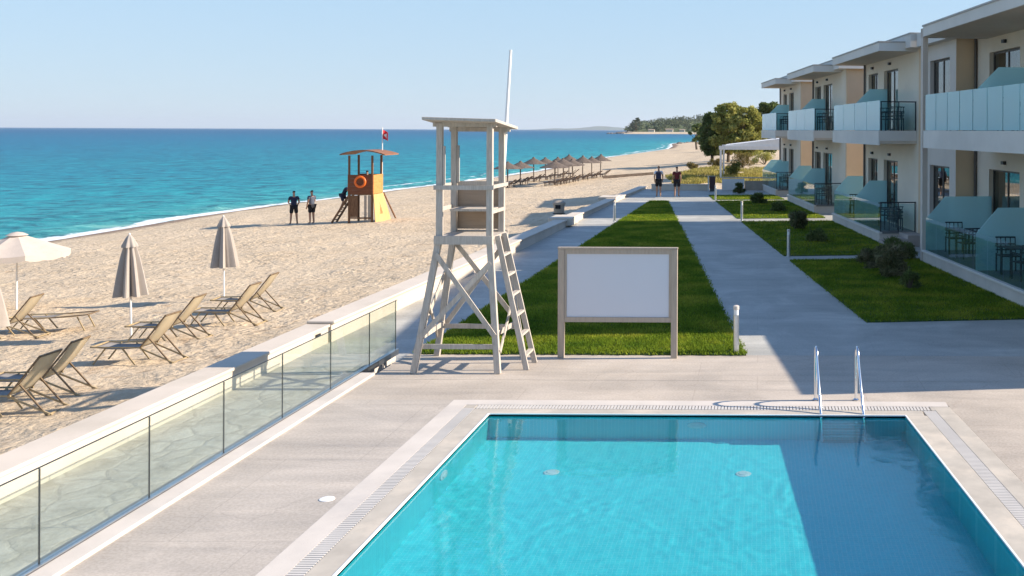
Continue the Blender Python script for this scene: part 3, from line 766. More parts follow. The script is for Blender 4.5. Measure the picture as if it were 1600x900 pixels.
def section(r, y0, y1, D, ops, sconces, npan, facade=None, mid=None, near_side=True):
    """one balcony section: y0..y1 balcony span"""
    f0, f1 = facade
    mw = MB()
    wall_run(mw, f0, f1, D, 0.22, 0.0, ZS0 + .299, [(a, b, ZT + (0.02 if d else 0.9 * 0), 2.85) for a, b, d in ops])
    wall_run(mw, f0, f1, D, 0.22, ZS1 - 0.3, ZR0, [(a, b, ZS1 + 0.04, 6.42) for a, b, d in ops])
    mw.build('wall', 'render_wall', r)
    for i, (a, b, d) in enumerate(ops):
        opening(r, a, b, ZT + 0.02, 2.85, D, int(a * 13) + i, d); opening(r, a, b, ZS1 + 0.04, 6.42, D, int(a * 7) + 5, d)
    for yy_ in sconces:
        for zz_ in (3.08, 6.66):
            s = MB(); bbox(s, yy_ - 0.09, yy_ + 0.09, D - 0.10, D + 0.0, zz_ - 0.05, zz_ + 0.05); s.build('wall_lamp', 'metal_dark', r)
    # terrace
    k = MB(); bbox(k, y0 - 0.0, y1 + 0.2, 0.0, D - 0.002, -0.3, ZT - 0.06); k.build('terrace_base', 'white_kerb', r)
    k = MB(); bbox(k, y0 - 0.03, y1 + 0.23, -0.04, 0.10, ZT - 0.058, ZT); k.build('terrace_edge', 'concrete_fascia', r, bevel=0.006)
    k = MB(); bbox(k, y0 - 0.03, y1 + 0.23, 0.102, D - 0.004, ZT - 0.058, ZT - 0.004); k.build('terrace_floor', 'terrace_tile', r)
    # slab + fascia
    k = MB(); bbox(k, y0, y1, 0.0, D - 0.003, ZS0 + 0.15, ZS1); k.build('balcony_slab', 'soffit', r)
    k = MB(); bbox(k, y0 - 0.03, y1 + 0.03, -0.05, -0.001, ZS0 + 0.1, ZS1 + 0.02); bbox(k, y0 - 0.031, y0 - 0.001, 0.0, D - 0.006, ZS0 + 0.25, ZS1 + 0.015)
    bbox(k, y1 + 0.001, y1 + 0.031, 0.0, D - 0.006, ZS0 + 0.25, ZS1 + 0.015)
    k.build('balcony_fascia', 'concrete_fascia', r)
    # canopy
    k = MB(); bbox(k, y0, y1, 0.0, D + 0.3, ZC0, ZC1 - 0.02); k.build('canopy', 'soffit', r)
    k = MB()
    bbox(k, y0 - 0.06, y1 + 0.06, -0.06, -0.001, ZC0 - 0.01, ZC1); bbox(k, y0 - 0.061, y0 - 0.001, 0.0, D + 0.3, ZC0 - 0.01, ZC1)
    bbox(k, y1 + 0.001, y1 + 0.061, 0.0, D + 0.3, ZC0 - 0.01, ZC1)
    k.build('canopy_fascia', 'concrete_fascia', r)
    k = MB(); bbox(k, y0 - 0.09, y1 + 0.09, -0.09, D + 0.3, ZC1 + 0.001, ZC1 + 0.05); k.build('canopy_edge', 'roof_edge', r)
    # railings
    railing_panels(r, y0, y1, npan, 0.0, ZS1 + 0.03, 5.1, 'frost_front')
    railing_panels(r, y0, y1, npan, 0.02, ZT + 0.02, ZT + 1.0, 'rail_glass', 'terrace_glass')
    for zz_, nm in ((ZS1, 'balcony'), (ZT, 'terrace')):
        k = MB(); bbox(k, y0 + 0.0, y0 + 0.012, 0.05, D - 0.05, zz_ + 0.05, zz_ + 1.0); k.build(nm + '_side_glass', 'rail_glass', r)
        k = MB(); bbox(k, y0 - 0.01, y0 + 0.03, 0.02, D - 0.02, zz_ + 1.03, zz_ + 1.07)
        for tt in (0.03, D * 0.5, D - 0.06): bbox(k, y0 - 0.005, y0 + 0.025, tt, tt + 0.035, zz_, zz_ + 1.03)
        k.build(nm + '_side_rail', 'metal_dark', r)
    mid = mid or (y0 + y1) / 2
    screen(r, mid, D - 0.02, ZS1 + 0.02, h=1.65, hl=1.06)
    screen(r, mid, D - 0.02, ZT + 0.01); screen(r, y1 - 0.03, D - 0.02, ZT + 0.01)
    # rain pipe at far end of facade
    pz = MB(); c = B(f1 - 0.1, D - 0.06, 0); pz.tube([(c.x, c.y, 0.0), (c.x, c.y, ZR0)], 0.045, 8); pz.build('rain_pipe', 'frame_dark', r)
def shell(r, y0, y1, t0, mat='render_sun_tint', zt=ZR0):
    """end walls, back wall, roof, floors of a block"""
    m = MB(); bbox(m, y0, y0 + 0.22, t0 + 0.221, DEPTH, 0.0, zt - .001); bbox(m, y0 - 0.003, y0 + 0.222, t0 - 0.003, t0 + 0.2205, 0, zt - .002)
    m.build('end_wall', mat, r)
    m = MB(); bbox(m, y1 - 0.22, y1, t0 + 0.221, DEPTH, 0.0, zt - .001); m.build('end_wall', mat, r)
    m = MB(); bbox(m, y0 + 0.221, y1 - 0.221, DEPTH - 0.22, DEPTH, 0.0, zt - .001); m.build('back_wall', 'render_wall', r)
    m = MB(); bbox(m, y0 - 0.25, y1 + 0.1, t0 - 0.45, DEPTH + 0.2, zt, ZR1); m.build('roof', 'concrete_fascia', r)
    m = MB(); bbox(m, y0 - 0.28, y1 + 0.13, t0 - 0.48, DEPTH + 0.23, ZR1 + .001, ZR1 + 0.045); m.build('roof_edge', 'roof_edge', r)
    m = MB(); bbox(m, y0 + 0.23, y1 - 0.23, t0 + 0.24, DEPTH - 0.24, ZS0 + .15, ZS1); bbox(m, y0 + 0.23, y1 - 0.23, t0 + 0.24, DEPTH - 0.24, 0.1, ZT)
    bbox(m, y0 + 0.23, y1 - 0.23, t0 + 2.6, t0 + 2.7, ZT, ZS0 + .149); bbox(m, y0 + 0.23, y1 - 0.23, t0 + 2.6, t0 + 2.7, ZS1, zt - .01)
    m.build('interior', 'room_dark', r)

# building one: near sections
b1 = thing('hotel_building', 'nearest beige two storey hotel block with two balcony sections and a low wing', 'building', tuple(B(20, 0, 0)))
D1 = 2.1
section(b1, 20.6, 29.95, D1, [(21.2, 22.9, 1), (24.2, 26.2, 1), (27.8, 30.2, 1)], (23.6, 28.9), 9, facade=(19.6, 31.35), mid=25.6)
m = MB(); wall_run(m, 31.35, 34.9, 1.44, 0.22, 0.0, ZS0 + .3, [(32.0, 34.1, ZT, 2.85)]); wall_run(m, 31.35, 34.9, 1.44, 0.22, ZS0 + .301, ZR0, [(32.0, 34.1, ZS1 + 0.04, 6.42)])
m.build('wall', 'render_grey', b1)
opening(b1, 32.0, 34.1, ZT, 2.85, 1.44, 3); opening(b1, 32.0, 34.1, ZS1 + 0.04, 6.42, 1.44, 4)
m = MB(); bbox(m, 31.345, 31.35, 1.44, D1 - 0.001, 0.0, ZR0 - .003); m.v = []; m.f = []
bbox(m, 31.34, 31.349, 1.43, D1 - 0.002, 0.0, ZR0 - .003); m.build('return_wall', 'render_sun_tint', b1)
m = MB(); bbox(m, 30.22, 30.42, 0.0, 0.16, 0.0, ZC1 - 0.02); bbox(m, 30.0, 30.45, 0.0, D1, ZC0 - .005, ZC1 - 0.021); m.build('corner_column', 'render_grey', b1)
m = MB(); bbox(m, 29.99, 30.22, 0.165, D1, 0.0, 0.35); m.build('terrace_end', 'white_kerb', b1)
section(b1, 35.4, 43.4, 1.35, [(37.9, 40.0, 1), (41.0, 42.6, 0)], (39.0, 41.8), 4, facade=(34.91, 43.2), mid=39.4)
shell(b1, 34.92, 43.2, 1.35, 'render_sun_tint')
m = MB()
bbox(m, 19.6, 19.82, D1 + .221, DEPTH, 0.0, ZR0); bbox(m, 19.83, 34.9, DEPTH - 0.22, DEPTH, 0, ZR0); m.build('back_wall', 'render_wall', b1)
m = MB(); bbox(m, 19.5, 34.6, D1 - 0.3, DEPTH + 0.2, ZR0 + .002, ZR1 - .003); bbox(m, 19.55, 20.53, 0.0, D1 - 0.302, ZR0 + .002, ZR1 - .25); bbox(m, 30.6, 34.6, 1.1, D1 - 0.301, ZR0 + .002, ZR1 - .003); m.build('roof', 'concrete_fascia', b1)  # middle piece is out of view, added over the sun gap in front
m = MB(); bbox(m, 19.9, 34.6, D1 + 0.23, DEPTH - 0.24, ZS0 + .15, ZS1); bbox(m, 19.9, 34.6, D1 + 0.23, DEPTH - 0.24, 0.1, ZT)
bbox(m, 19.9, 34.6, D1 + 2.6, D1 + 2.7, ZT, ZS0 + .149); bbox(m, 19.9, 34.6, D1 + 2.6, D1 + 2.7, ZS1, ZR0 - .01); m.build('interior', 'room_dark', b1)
m = MB(); bbox(m, 15.6, 19.58, 0.3, DEPTH, 0.0, 3.25); bbox(m, 19.585, 20.5, 0.3, 2.05, 0.0, 3.25); m.build('low_wing', 'render_wall', b1)  # second box is out of view, added to block a sliver of sunlight
m = MB(); bbox(m, 15.4, 19.58, 0.1, DEPTH + .2, 3.252, 3.5); bbox(m, 19.585, 20.55, 0.1, 2.08, 3.252, 3.49); m.build('low_wing_roof', 'concrete_fascia', b1)  # second slab, also unseen, added to stop the same sun leak
m = MB()
for k in range(3):
    bbox(m, 34.2 + 0.0, 35.36, -0.05 + 0.32 * (2 - k) * 0, 1.3, 0.0 + 0.0, 0.13) if k == 0 else bbox(m, 34.2 + 0.02, 35.355, 0.05 + 0.33 * k, 1.29, 0.131 + 0.131 * (k - 1), 0.131 * (k + 1))
m.build('steps', 'stone_step', b1)
b2 = thing('hotel_building', 'middle beige two storey hotel block beyond the first passage', 'building', tuple(B(47, 0, 0)))
section(b2, 48.0, 55.9, 1.35, [(50.3, 52.6, 1), (53.3, 55.0, 0)], (51.5, 54.2), 3, facade=(46.9, 55.4), mid=52.0)
shell(b2, 46.9, 55.4, 1.35)
b3 = thing('hotel_building', 'farthest beige hotel block ending beside the white pergola', 'building', tuple(B(59.5, 0, 0)))
section(b3, 60.6, 67.0, 1.35, [(62.2, 64.0, 1), (65.0, 66.4, 0)], (63.1, 65.7), 3, facade=(59.5, 67.6), mid=64.0)
shell(b3, 59.5, 67.6, 1.35)

# ------------------------------------------------------------------ terrace furniture
def make_chair():
    r = thing('terrace_chair', 'dark slatted armchair', 'chair', (0, 0, 0), 0, 'dark armchairs on the hotel terraces and balconies')
    m = MB(); m.box(-.25, .25, -.24, .24, .42, .45)
    m.build('seat', 'rattan', r, local=True, bevel=0.01)
    m = MB()
    for x in (-.25, -.125, 0, .125, .22): m.beam((x, -.25, .46), (x, -.31, .88), 0.03, 0.02, up=(1, 0, 0))
    for z in (.55, .70, .87): m.beam((-.26, -.26 - (z - .46) * .13, z), (.26, -.26 - (z - .46) * .13, z), 0.02, 0.035)
    m.build('backrest', 'rattan', r, local=True)
    for x in (-.25, .25):
        for y in (-.24, .23):
            MB().beam((x, y, 0), (x, y, .64 if y > 0 else .47), .035, .035).build('leg', 'rattan', r, local=True)
        MB().box(x - .03, x + .03, -.27, .26, .64, .665).build('armrest', 'rattan', r, local=True)
    return r
def make_table():
    r = thing('terrace_table', 'small square dark table', 'table', (0, 0, 0), 0, 'small dark tables on the hotel terraces and balconies')
    MB().box(-.35, .35, -.35, .35, .70, .73).build('tabletop', 'rattan', r, local=True, bevel=0.008)
    for x in (-.3, .3):
        for y in (-.3, .3): MB().beam((x, y, 0), (x, y, .70), .04, .04).build('leg', 'rattan', r, local=True)
    return r
BA = math.atan2(NV.y, NV.x)
chair0 = make_chair(); table0 = make_table(); first = [True, True]
def put(root, i, yf, t, z, rz, label):
    p = B(yf, t, z)
    if first[i]:
        first[i] = False; root.location = p; root.rotation_euler = (0, 0, rz); root['label'] = label; return
    copy_tree(root, p, rz, label)
SETS = [(24.6, .75, 0, 'nearest ground terrace'), (28.7, .75, 0, 'far half of the nearest ground terrace'),
        (36.6, .72, 0, 'second ground terrace, by its near rail'), (41.6, .72, 0, 'second ground terrace behind the divider'),
        (49.2, .72, 0, 'third ground terrace, by its near rail'), (53.6, .72, 0, 'third ground terrace behind the divider'), (61.6, .72, 0, 'farthest ground terrace'),
        (24.4, .7, 1, 'nearest balcony'), (28.5, .7, 1, 'far half of the nearest balcony'), (36.5, .72, 1, 'second balcony, by its near rail'),
        (49.1, .72, 1, 'third balcony, by its near rail'), (61.5, .72, 1, 'farthest balcony, by its near rail')]
for yf, t, up, where in SETS:
    z = (ZS1 if up else ZT) + 0.001
    put(table0, 1, yf, t, z, BA, 'small square dark table on the ' + where)
    put(chair0, 0, yf - 0.62, t - 0.05, z, BA + 0.1, 'dark armchair on the camera side of the table, ' + where)
    put(chair0, 0, yf + 0.66, t + 0.02, z, BA + math.pi - 0.12, 'dark armchair beyond the table, ' + where)

# ------------------------------------------------------------------ white guard tower on the deck
def guard_tower():
    r = thing('lifeguard_chair', 'tall pale wooden lifeguard chair with flat roof standing on the pool deck', 'lifeguard tower', (-4.94, 16.85, 0))
    W = 'wood_white'; ZP = 2.19
    top = {'fl': (-5.27, 16.42), 'fr': (-4.44, 16.42), 'bl': (-5.30, 17.30), 'br': (-4.47, 17.30)}
    bot = {'fl': (-5.63, 16.24), 'fr': (-4.25, 16.24), 'bl': (-5.66, 17.52), 'br': (-4.12, 17.46)}
    for k in top:
        (tx, ty), (bx_, by_) = top[k], bot[k]
        MB().beam((bx_, by_, 0), (tx, ty, ZP + 0.02), .085, .10, up=(1, 0, 0)).build('leg', W, r, bevel=0.006)
        MB().beam((tx, ty, ZP + 0.02), (tx, ty, 4.10), .085, .10, up=(1, 0, 0)).build('post', W, r, bevel=0.006)
    def at(k, z):
        f = z / ZP; return Vector((bot[k][0] + (top[k][0] - bot[k][0]) * f, bot[k][1] + (top[k][1] - bot[k][1]) * f, z))
    def brace(a, za, b, zb, off=(0, 0, 0), w=.022, h=.08, name='brace'):
        o = Vector(off); MB().beam(at(a, za) + o, at(b, zb) + o, w, h).build(name, W, r)
    brace('fl', 1.95, 'fr', .62, (0, -.065, 0)); brace('fr', 1.80, 'fl', .58, (0, -.042, 0))
    brace('bl', 2.05, 'br', .60, (0, .065, 0)); brace('br', 2.0, 'bl', .45, (0, .042, 0))
    brace('fl', .35, 'bl', 1.5, (-.06, 0, 0)); brace('bl', .35, 'fl', 1.3, (-.036, 0, 0)); brace('fr', .35, 'br', 1.2, (.06, 0, 0))
    for a, b, z in (('fl', 'fr', .42), ('bl', 'br', .55), ('fl', 'bl', .60), ('fr', 'br', .60)):
        off = {'flfr': (0, .06, 0), 'blbr': (0, -.06, 0), 'flbl': (.05, 0, 0), 'frbr': (-.05, 0, 0)}[a + b]
        brace(a, z, b, z, off, name='rail')
    # platform
    MB().box(-5.32, -4.40, 16.38, 17.36, ZP - .02, ZP + .03).build('platform', W, r)
    MB().box(-5.34, -4.38, 16.34, 16.375, ZP - .09, ZP + .05).build('platform_beam', W, r); MB().box(-5.34, -4.38, 17.365, 17.40, ZP - .09, ZP + .05).build('platform_beam', W, r)
    # enclosure boards
    MB().box(-5.36, -4.43, 17.36, 17.385, ZP + .07, 3.05).build('back_panel', 'wood_panel', r)
    MB().box(-4.425, -4.395, 16.47, 17.25, 2.60, 2.66).build('rail', W, r)
    for z in (2.62, 3.06): MB().box(-5.30, -4.42, 17.33, 17.355, z - .035, z + .035).build('rail', W, r)
    MB().box(-5.35, -4.36, 16.345, 16.372, 3.00, 3.075).build('front_rail', W, r)
    for z in (2.66, 3.04): MB().box(-5.345, -5.32, 16.47, 17.25, z - .035, z + .035).build('rail', W, r)
    MB().box(-4.398, -4.37, 16.40, 17.34, 3.02, 3.08).build('rail', W, r)
    for x, y0 in ((-5.215, 16.42), (-5.245, 17.30)): MB().box(x, x + .03, y0 - .03, y0 + .03, 3.08, 3.72).build('post_batten', W, r)
    MB().box(-5.22, -4.52, 16.80, 17.28, ZP + .42, ZP + .46).build('seat', W, r)
    # roof: flat board, tipped slightly
    m = MB(); m.hexa([(-5.45, 16.05, 4.15), (-4.25, 16.05, 4.12), (-4.27, 17.62, 4.00), (-5.50, 17.62, 4.03),
                      (-5.45, 16.05, 4.20), (-4.25, 16.05, 4.17), (-4.27, 17.62, 4.05), (-5.50, 17.62, 4.08)]); m.build('roof', W, r, bevel=0.008)
    for y in (16.42, 17.30): MB().box(-5.38, -4.33, y - .03, y + .03, 4.04 if y < 17 else 3.96, 4.12 if y < 17 else 4.03).build('roof_beam', W, r)
    # ladder on the right side
    for y0, x1, y1 in ((16.60, -3.84, 16.50), (17.05, -3.82, 17.02)):
        MB().beam((-4.36, y0, ZP + .03), (x1, y1, 0), .04, .09, up=(1, 0, 0)).build('ladder_rail', W, r, bevel=0.004)
    for i in range(6):
        f = (i + 0.9) / 6.6; z = ZP * (1 - f); x = -4.36 + 0.53 * f
        MB().box(x - .035, x + .045, 16.60 - .09 * f, 17.04, z - .018, z + .018).build('rung', W, r)
    a = Q(780, 372, 17.46); b = Q(798, 78, 17.6)
    MB().tube([a, b], [.042, .024], 10).build('mast', 'umbrella_pole', r, smooth=True)
guard_tower()

# ------------------------------------------------------------------ blank notice board
def board():
    YB = 17.42
    r = thing('notice_board', 'blank white board in a tan frame on two posts at the lawn edge', 'sign', (-2.45, YB, 0))
    xl0, xr0 = Q(877, 500, YB).x, Q(1053.5, 500, YB).x
    zt = Q(960, 389, YB).z; zb = Q(960, 503, YB).z
    for x in (xl0, xr0): MB().box(x - .055, x + .055, YB - .045, YB + .045, 0, zt - .0).build('post', 'sign_frame', r, bevel=0.006)
    MB().box(xl0 - .06, xr0 + .06, YB - .05, YB + .05, zt + .001, zt + .03).build('top_cap', 'sign_frame', r)
    for z0, z1 in ((zb, zb + .085), (zt - .085, zt - .002)): MB().box(xl0 + .056, xr0 - .056, YB - .03, YB + .03, z0, z1).build('crossbar', 'sign_frame', r)
    for x0, x1 in ((xl0 + .056, xl0 + .095), (xr0 - .095, xr0 - .056)): MB().box(x0, x1, YB - .025, YB + .03, zb + .086, zt - .086).build('frame_side', 'sign_frame', r)
    MB().box(xl0 + .096, xr0 - .096, YB - .012, YB + .012, zb + .087, zt - .087).build('panel', 'sign_board', r)
board()

# ------------------------------------------------------------------ bollard lights
def bollard():
    r = thing('bollard_light', 'x', 'bollard', (0, 0, 0), 0, 'bollard lights along the paths')
    MB().lathe([(.075, 0), (.075, .02), (.052, .025), (.052, .70)], 20).build('post', 'steel_brushed', r, smooth=True, local=True)
    MB().lathe([(.044, .701), (.044, .80)], 20).build('lamp_lens', 'white_plastic', r, smooth=True, local=True)
    MB().lathe([(.054, .801), (.054, .86), (.03, .872), (.001, .873)], 20).build('cap', 'white_kerb', r, smooth=True, local=True)
    return r
bo = bollard(); bl = [(1150, 553, 'tall metal bollard light at the near corner of the wedge lawn'), (1232, 401, 'bollard light at the corner of the nearest right hand lawn'),
                      (1159, 345, 'bollard light at the second cross path, on the right'), (960, 346, 'pale bollard on the left edge of the wedge lawn'), (1118, 313, 'farthest small bollard near the dark litter bin')]
for i, (px, py, lb) in enumerate(bl):
    p = P(px, py); p.z = 0.0
    if i == 0: p.y = 17.75; p.x = Q(1150, 553, 17.75).x; p.z = 0.0; bo.location = p; bo['label'] = lb
    else: copy_tree(bo, p, 0, lb)

# ------------------------------------------------------------------ pool ladder and fittings
def pool_ladder():
    r = thing('pool_ladder', 'stainless steel pool ladder with two arched handrails at the far pool edge', 'pool ladder', (1.15, 14.3, 0))
    xa, xb = P(1274, 624).x, P(1337, 624).x
    for x in (xa, xb):
        pts = [(x, 14.74, 0.0), (x, 14.74, .62)]
        for k in range(1, 8):
            a = math.pi * k / 8 ; pts.append((x + .0, 14.74 - .155 + .155 * math.cos(a), .62 + .20 * math.sin(a)))
        pts += [(x + .01, 14.40, .55), (x + .03, 14.12, .12), (x + .04, 13.90, -.12), (x + .04, 13.86, -.5), (x + .04, 13.86, -1.15)]
        MB().tube(pts, .0215, 12).build('handrail', 'steel', r, smooth=True)
        MB().lathe([(.045, 0.003), (.045, .012), (.026, .03)], 16, x, 14.74).build('flange', 'steel', r, smooth=True)
    for z in (-.22, -.47, -.72, -.97):
        MB().box(xa + .06, xb + .02, 13.82, 13.90, z - .014, z + .014).build('tread', 'steel', r)
pool_ladder()
def disc(name, c, axis, rad, label, cat, mat='white_plastic', inner=True):
    r = thing(name, label, cat, c)
    m = MB().lathe([(rad, 0), (rad, .012), (rad * .8, .02), (.001, .02)], 24)
    o = m.build('rim', mat, r, smooth=True, local=True)
    o.cycles.is_caustics_receiver = True
    o2 = MB().lathe([(rad * .62, .0205), (rad * .55, .032), (.001, .034)], 24).build('cover', mat, r, smooth=True, local=True)
    o2.cycles.is_caustics_receiver = True
    if axis == 'x': r.rotation_euler = (0, R(90), 0)
    if axis == '-y': r.rotation_euler = (R(90), 0, 0)
# floor inlets / wall lamps under water; refracted sight lines worked out from the photo
disc('floor_inlet', (-2.62, 12.65, DEP + .001), 'z', .10, 'round white inlet on the pool floor, left one', 'pool inlet', 'pool_inlet_cover')
disc('floor_inlet', (-0.17, 12.65, DEP + .001), 'z', .10, 'round white inlet on the pool floor, right one', 'pool inlet', 'pool_inlet_cover')
disc('pool_light', (XL + .001, 11.95, -.42), 'x', .13, 'round white lamp on the left wall of the pool', 'pool light', 'pool_inlet_cover')
disc('pool_light', (-0.85, YF - .001, -.42), '-y', .13, 'round white lamp on the far wall of the pool', 'pool light', 'pool_inlet_cover')

# ------------------------------------------------------------------ umbrellas and loungers on the sand
def closed_umbrella(p, h, label, seed, first_=False):
    r = thing('closed_umbrella', label, 'umbrella', p, random.Random(seed).uniform(0, 6), 'folded grey beach umbrellas')
    r.rotation_euler = (R(random.Random(seed).uniform(-1.2, 1.2)), 0, r.rotation_euler.z)
    MB().lathe([(.022, -.2), (.022, h - .05)], 10).build('pole', 'umbrella_pole', r, smooth=True, local=True)
    nf = 7
    def fold(a, i):
        k = [0.05, .30, .30, .28, .24, .12, .06, .03, .03][min(i, 8)]
        return 1 + 1.15 * k * math.cos(nf * a + .8 * math.sin(a)) + k * 0.4 * math.cos(2 * nf * a + 1 + seed)
    z0 = h - 1.37
    prof = [(.02, z0 + .03), (.275, z0), (.272, z0 + .03), (.22, z0 + .45), (.165, z0 + .85), (.115, z0 + 1.14), (.12, z0 + 1.15)]
    MB().lathe(prof, 64, fold=fold).build('canopy', 'folded_cloth', r, smooth=True, local=True)
    MB().lathe([(.15, z0 + 1.10), (.145, z0 + 1.14), (.08, z0 + 1.30), (.03, z0 + 1.37), (.001, z0 + 1.385)], 48, fold=lambda a, i: 1 + (.16 if i < 2 else .06) * math.cos(nf * a)).build('vent_cap', 'folded_cloth', r, smooth=True, local=True)
    MB().lathe([(.018, h - .01), (.022, h + .03), (.001, h + .05)], 10).build('finial', 'umbrella_pole', r, smooth=True, local=True)
p2 = onland(205, 525); p3 = onland(350, 470)
h2 = 158 * p2.y / FPX; h3 = 131 * p3.y / FPX
closed_umbrella(p2, h2, 'folded grey umbrella nearer the glass fence, second from the left', 2)
closed_umbrella(p3, h3, 'folded grey umbrella farthest along the sand, beside the third pair of loungers', 3)
pl = Vector((-15.1, 19.4, land_z(-15.1, 19.4)))
closed_umbrella(pl, 2.2, 'folded pale umbrella cut off by the left border of the photo', 4)
def open_umbrella():
    p = onland(26, 484); h = (484 - 372) * p.y / FPX + 0.1
    r = thing('open_parasol', 'open cream parasol on a white pole at the left above the loungers', 'umbrella', p)
    MB().lathe([(.022, -.2), (.022, h - .02)], 10).build('pole', 'umbrella_pole', r, smooth=True, local=True)
    V = []; n = 8; rings = [(0.10, 0), (.5, .17), (.9, .34), (1.22, .47), (1.225, .60)]
    seg = 64; F = []
    for (rr, dz) in rings:
        for k in range(seg):
            a = 2 * math.pi * k / seg; ph = (a * n / (2 * math.pi)) % 1
            c = math.cos(math.pi / n) / math.cos((ph - .5) * 2 * math.pi / n)
            sag = .03 * rr * math.sin(ph * math.pi)
            z = h - dz - sag - (0.03 * abs(math.sin(ph * math.pi * 2)) if dz > .55 else 0)
            V.append((rr * c * math.cos(a), rr * c * math.sin(a), z))
    for i in range(len(rings) - 1):
        for k in range(seg): F.append((i * seg + k, i * seg + (k + 1) % seg, (i + 1) * seg + (k + 1) % seg, (i + 1) * seg + k))
    MB().add(V, F).build('canopy', 'parasol_cloth', r, local=True, fixn=True)
    V = []; F = []
    for j, (rr, z) in enumerate(((.26, h - .02), (.14, h + .045), (.02, h + .07))):
        for k in range(24): a = 2 * math.pi * k / 24; V.append((rr * math.cos(a), rr * math.sin(a), z))
    for i in range(2):
        for k in range(24): F.append((i * 24 + k, i * 24 + (k + 1) % 24, (i + 1) * 24 + (k + 1) % 24, (i + 1) * 24 + k))
    MB().add(V, F).build('vent_cap', 'parasol_cloth', r, local=True, smooth=True)
    for k in range(n):
        a = 2 * math.pi * k / n
        MB().tube([(0, 0, h - .06), (1.2 * math.cos(a), 1.2 * math.sin(a), h - .49)], .009, 6).build('rib', 'bamboo_frame', r, local=True)
open_umbrella()

def make_lounger(flat=False):
    """hinge at the origin (z = bed height .34), bed towards -X, back rises towards +X"""
    r = thing('sun_lounger', 'x', 'sun lounger', (0, 0, 0), 0, 'sling loungers on the sand')
    zb = .34; L = .96; hw = .265
    ang = R(52) if not flat else R(4); BL = .79; bx, bz = BL * math.cos(ang), BL * math.sin(ang)
    Fr = 'bamboo_frame'
    for s in (-hw, hw):
        MB().beam((-L, s, zb), (.04, s, zb), .026, .026).build('side_rail', Fr, r, local=True)
        MB().beam((0, s, zb), (bx, s, zb + bz), .024, .028, up=(0, 1, 0)).build('back_rail', 'bamboo_dark', r, local=True)
    for s in (-hw + .03, hw - .03):
        MB().beam((-L + .28, s, zb - .01), (-L + .02, s, 0), .024, .024, up=(0, 1, 0)).build('leg', Fr, r, local=True)
        MB().beam((-.38, s, zb - .01), (-.12, s, 0), .024, .024, up=(0, 1, 0)).build('leg', Fr, r, local=True)
        if not flat:
            MB().beam((bx * .30, s * 1.0, zb + bz * .30), (bx * .3 + .46, s, .0), .022, .024, up=(0, 1, 0)).build('prop', 'bamboo_dark', r, local=True)
            MB().beam((-.02, s, zb - .02), (.66, s, .03), .025, .025, up=(0, 1, 0)).build('stay', Fr, r, local=True)
        else:
            MB().beam((.55, s, zb), (.72, s, 0), .024, .024, up=(0, 1, 0)).build('leg', Fr, r, local=True)
    MB().beam((-L, -hw, zb), (-L, hw, zb), .035, .035).build('end_bar', Fr, r, local=True)
    MB().beam((bx, -hw, zb + bz), (bx, hw, zb + bz), .03, .03).build('top_bar', 'bamboo_dark', r, local=True)
    if not flat: MB().beam((.62, -hw, .04), (.62, hw, .04), .025, .025).build('foot_bar', Fr, r, local=True)
    # sling with sag
    V = []; nS = 12; k1 = .028
    for i in range(nS + 1):
        f = i / nS; x = -L + L * f; z = zb - .035 * math.sin(math.pi * f)
        for s in (-hw + .01, 0, hw - .01): V.append((x, s, z - (.012 if s == 0 else 0)))
    F = [(3 * i + j, 3 * i + j + 1, 3 * i + j + 4, 3 * i + j + 3) for i in range(nS) for j in range(2)]
    o = MB().add(V, F).build('seat_sling_shaded', 'seat_sling_shaded', r, smooth=True, local=True); o.modifiers.new('s', 'SOLIDIFY').thickness = .006
    V = []
    for i in range(nS + 1):
        f = i / nS; q = .03 * math.sin(math.pi * f)
        for s in (-hw + .005, 0, hw - .005): V.append((bx * f + q * math.sin(ang), s, zb + bz * f - q * math.cos(ang) + .005))
    o = MB().add(V, F).build('back_sling', 'sling', r, smooth=True, local=True); o.modifiers.new('s', 'SOLIDIFY').thickness = .006
    return r
L0 = make_lounger(); used = [False]
def lounger(px, py, rz, label):
    z = -.6
    for _ in range(12):
        p = P(px, py, z + .34); z = land_z(p.x, p.y)
    p = Vector((p.x, p.y, z - .02))
    if not used[0]: used[0] = True; L0.location = p; L0.rotation_euler = (0, 0, rz); L0['label'] = label
    else: copy_tree(L0, p, rz, label)
lounger(31, 610, R(2), 'lounger with raised back nearest the camera, lower left')
lounger(80, 585, R(4), 'raised lounger just behind the nearest one, its frame half in shadow')
lounger(232, 537, R(0), 'raised lounger in front of the middle folded umbrella')
lounger(277, 505, R(3), 'raised lounger right behind the one by the middle folded umbrella')
lounger(367, 483, R(0), 'nearer raised lounger of the far pair by the farthest folded umbrella')
lounger(398, 465, R(4), 'farthest raised lounger, beyond the farthest folded umbrella')
lounger(22, 503, R(8), 'raised lounger under the open cream parasol')
LF = make_lounger(True); LF['label'] = 'lounger laid flat, to the right of the open parasol'
z = -.7
for _ in range(12):
    p = P(90, 492, z + .34); z = land_z(p.x, p.y)
LF.location = (p.x, p.y, z - .02); LF.rotation_euler = (0, 0, R(8))

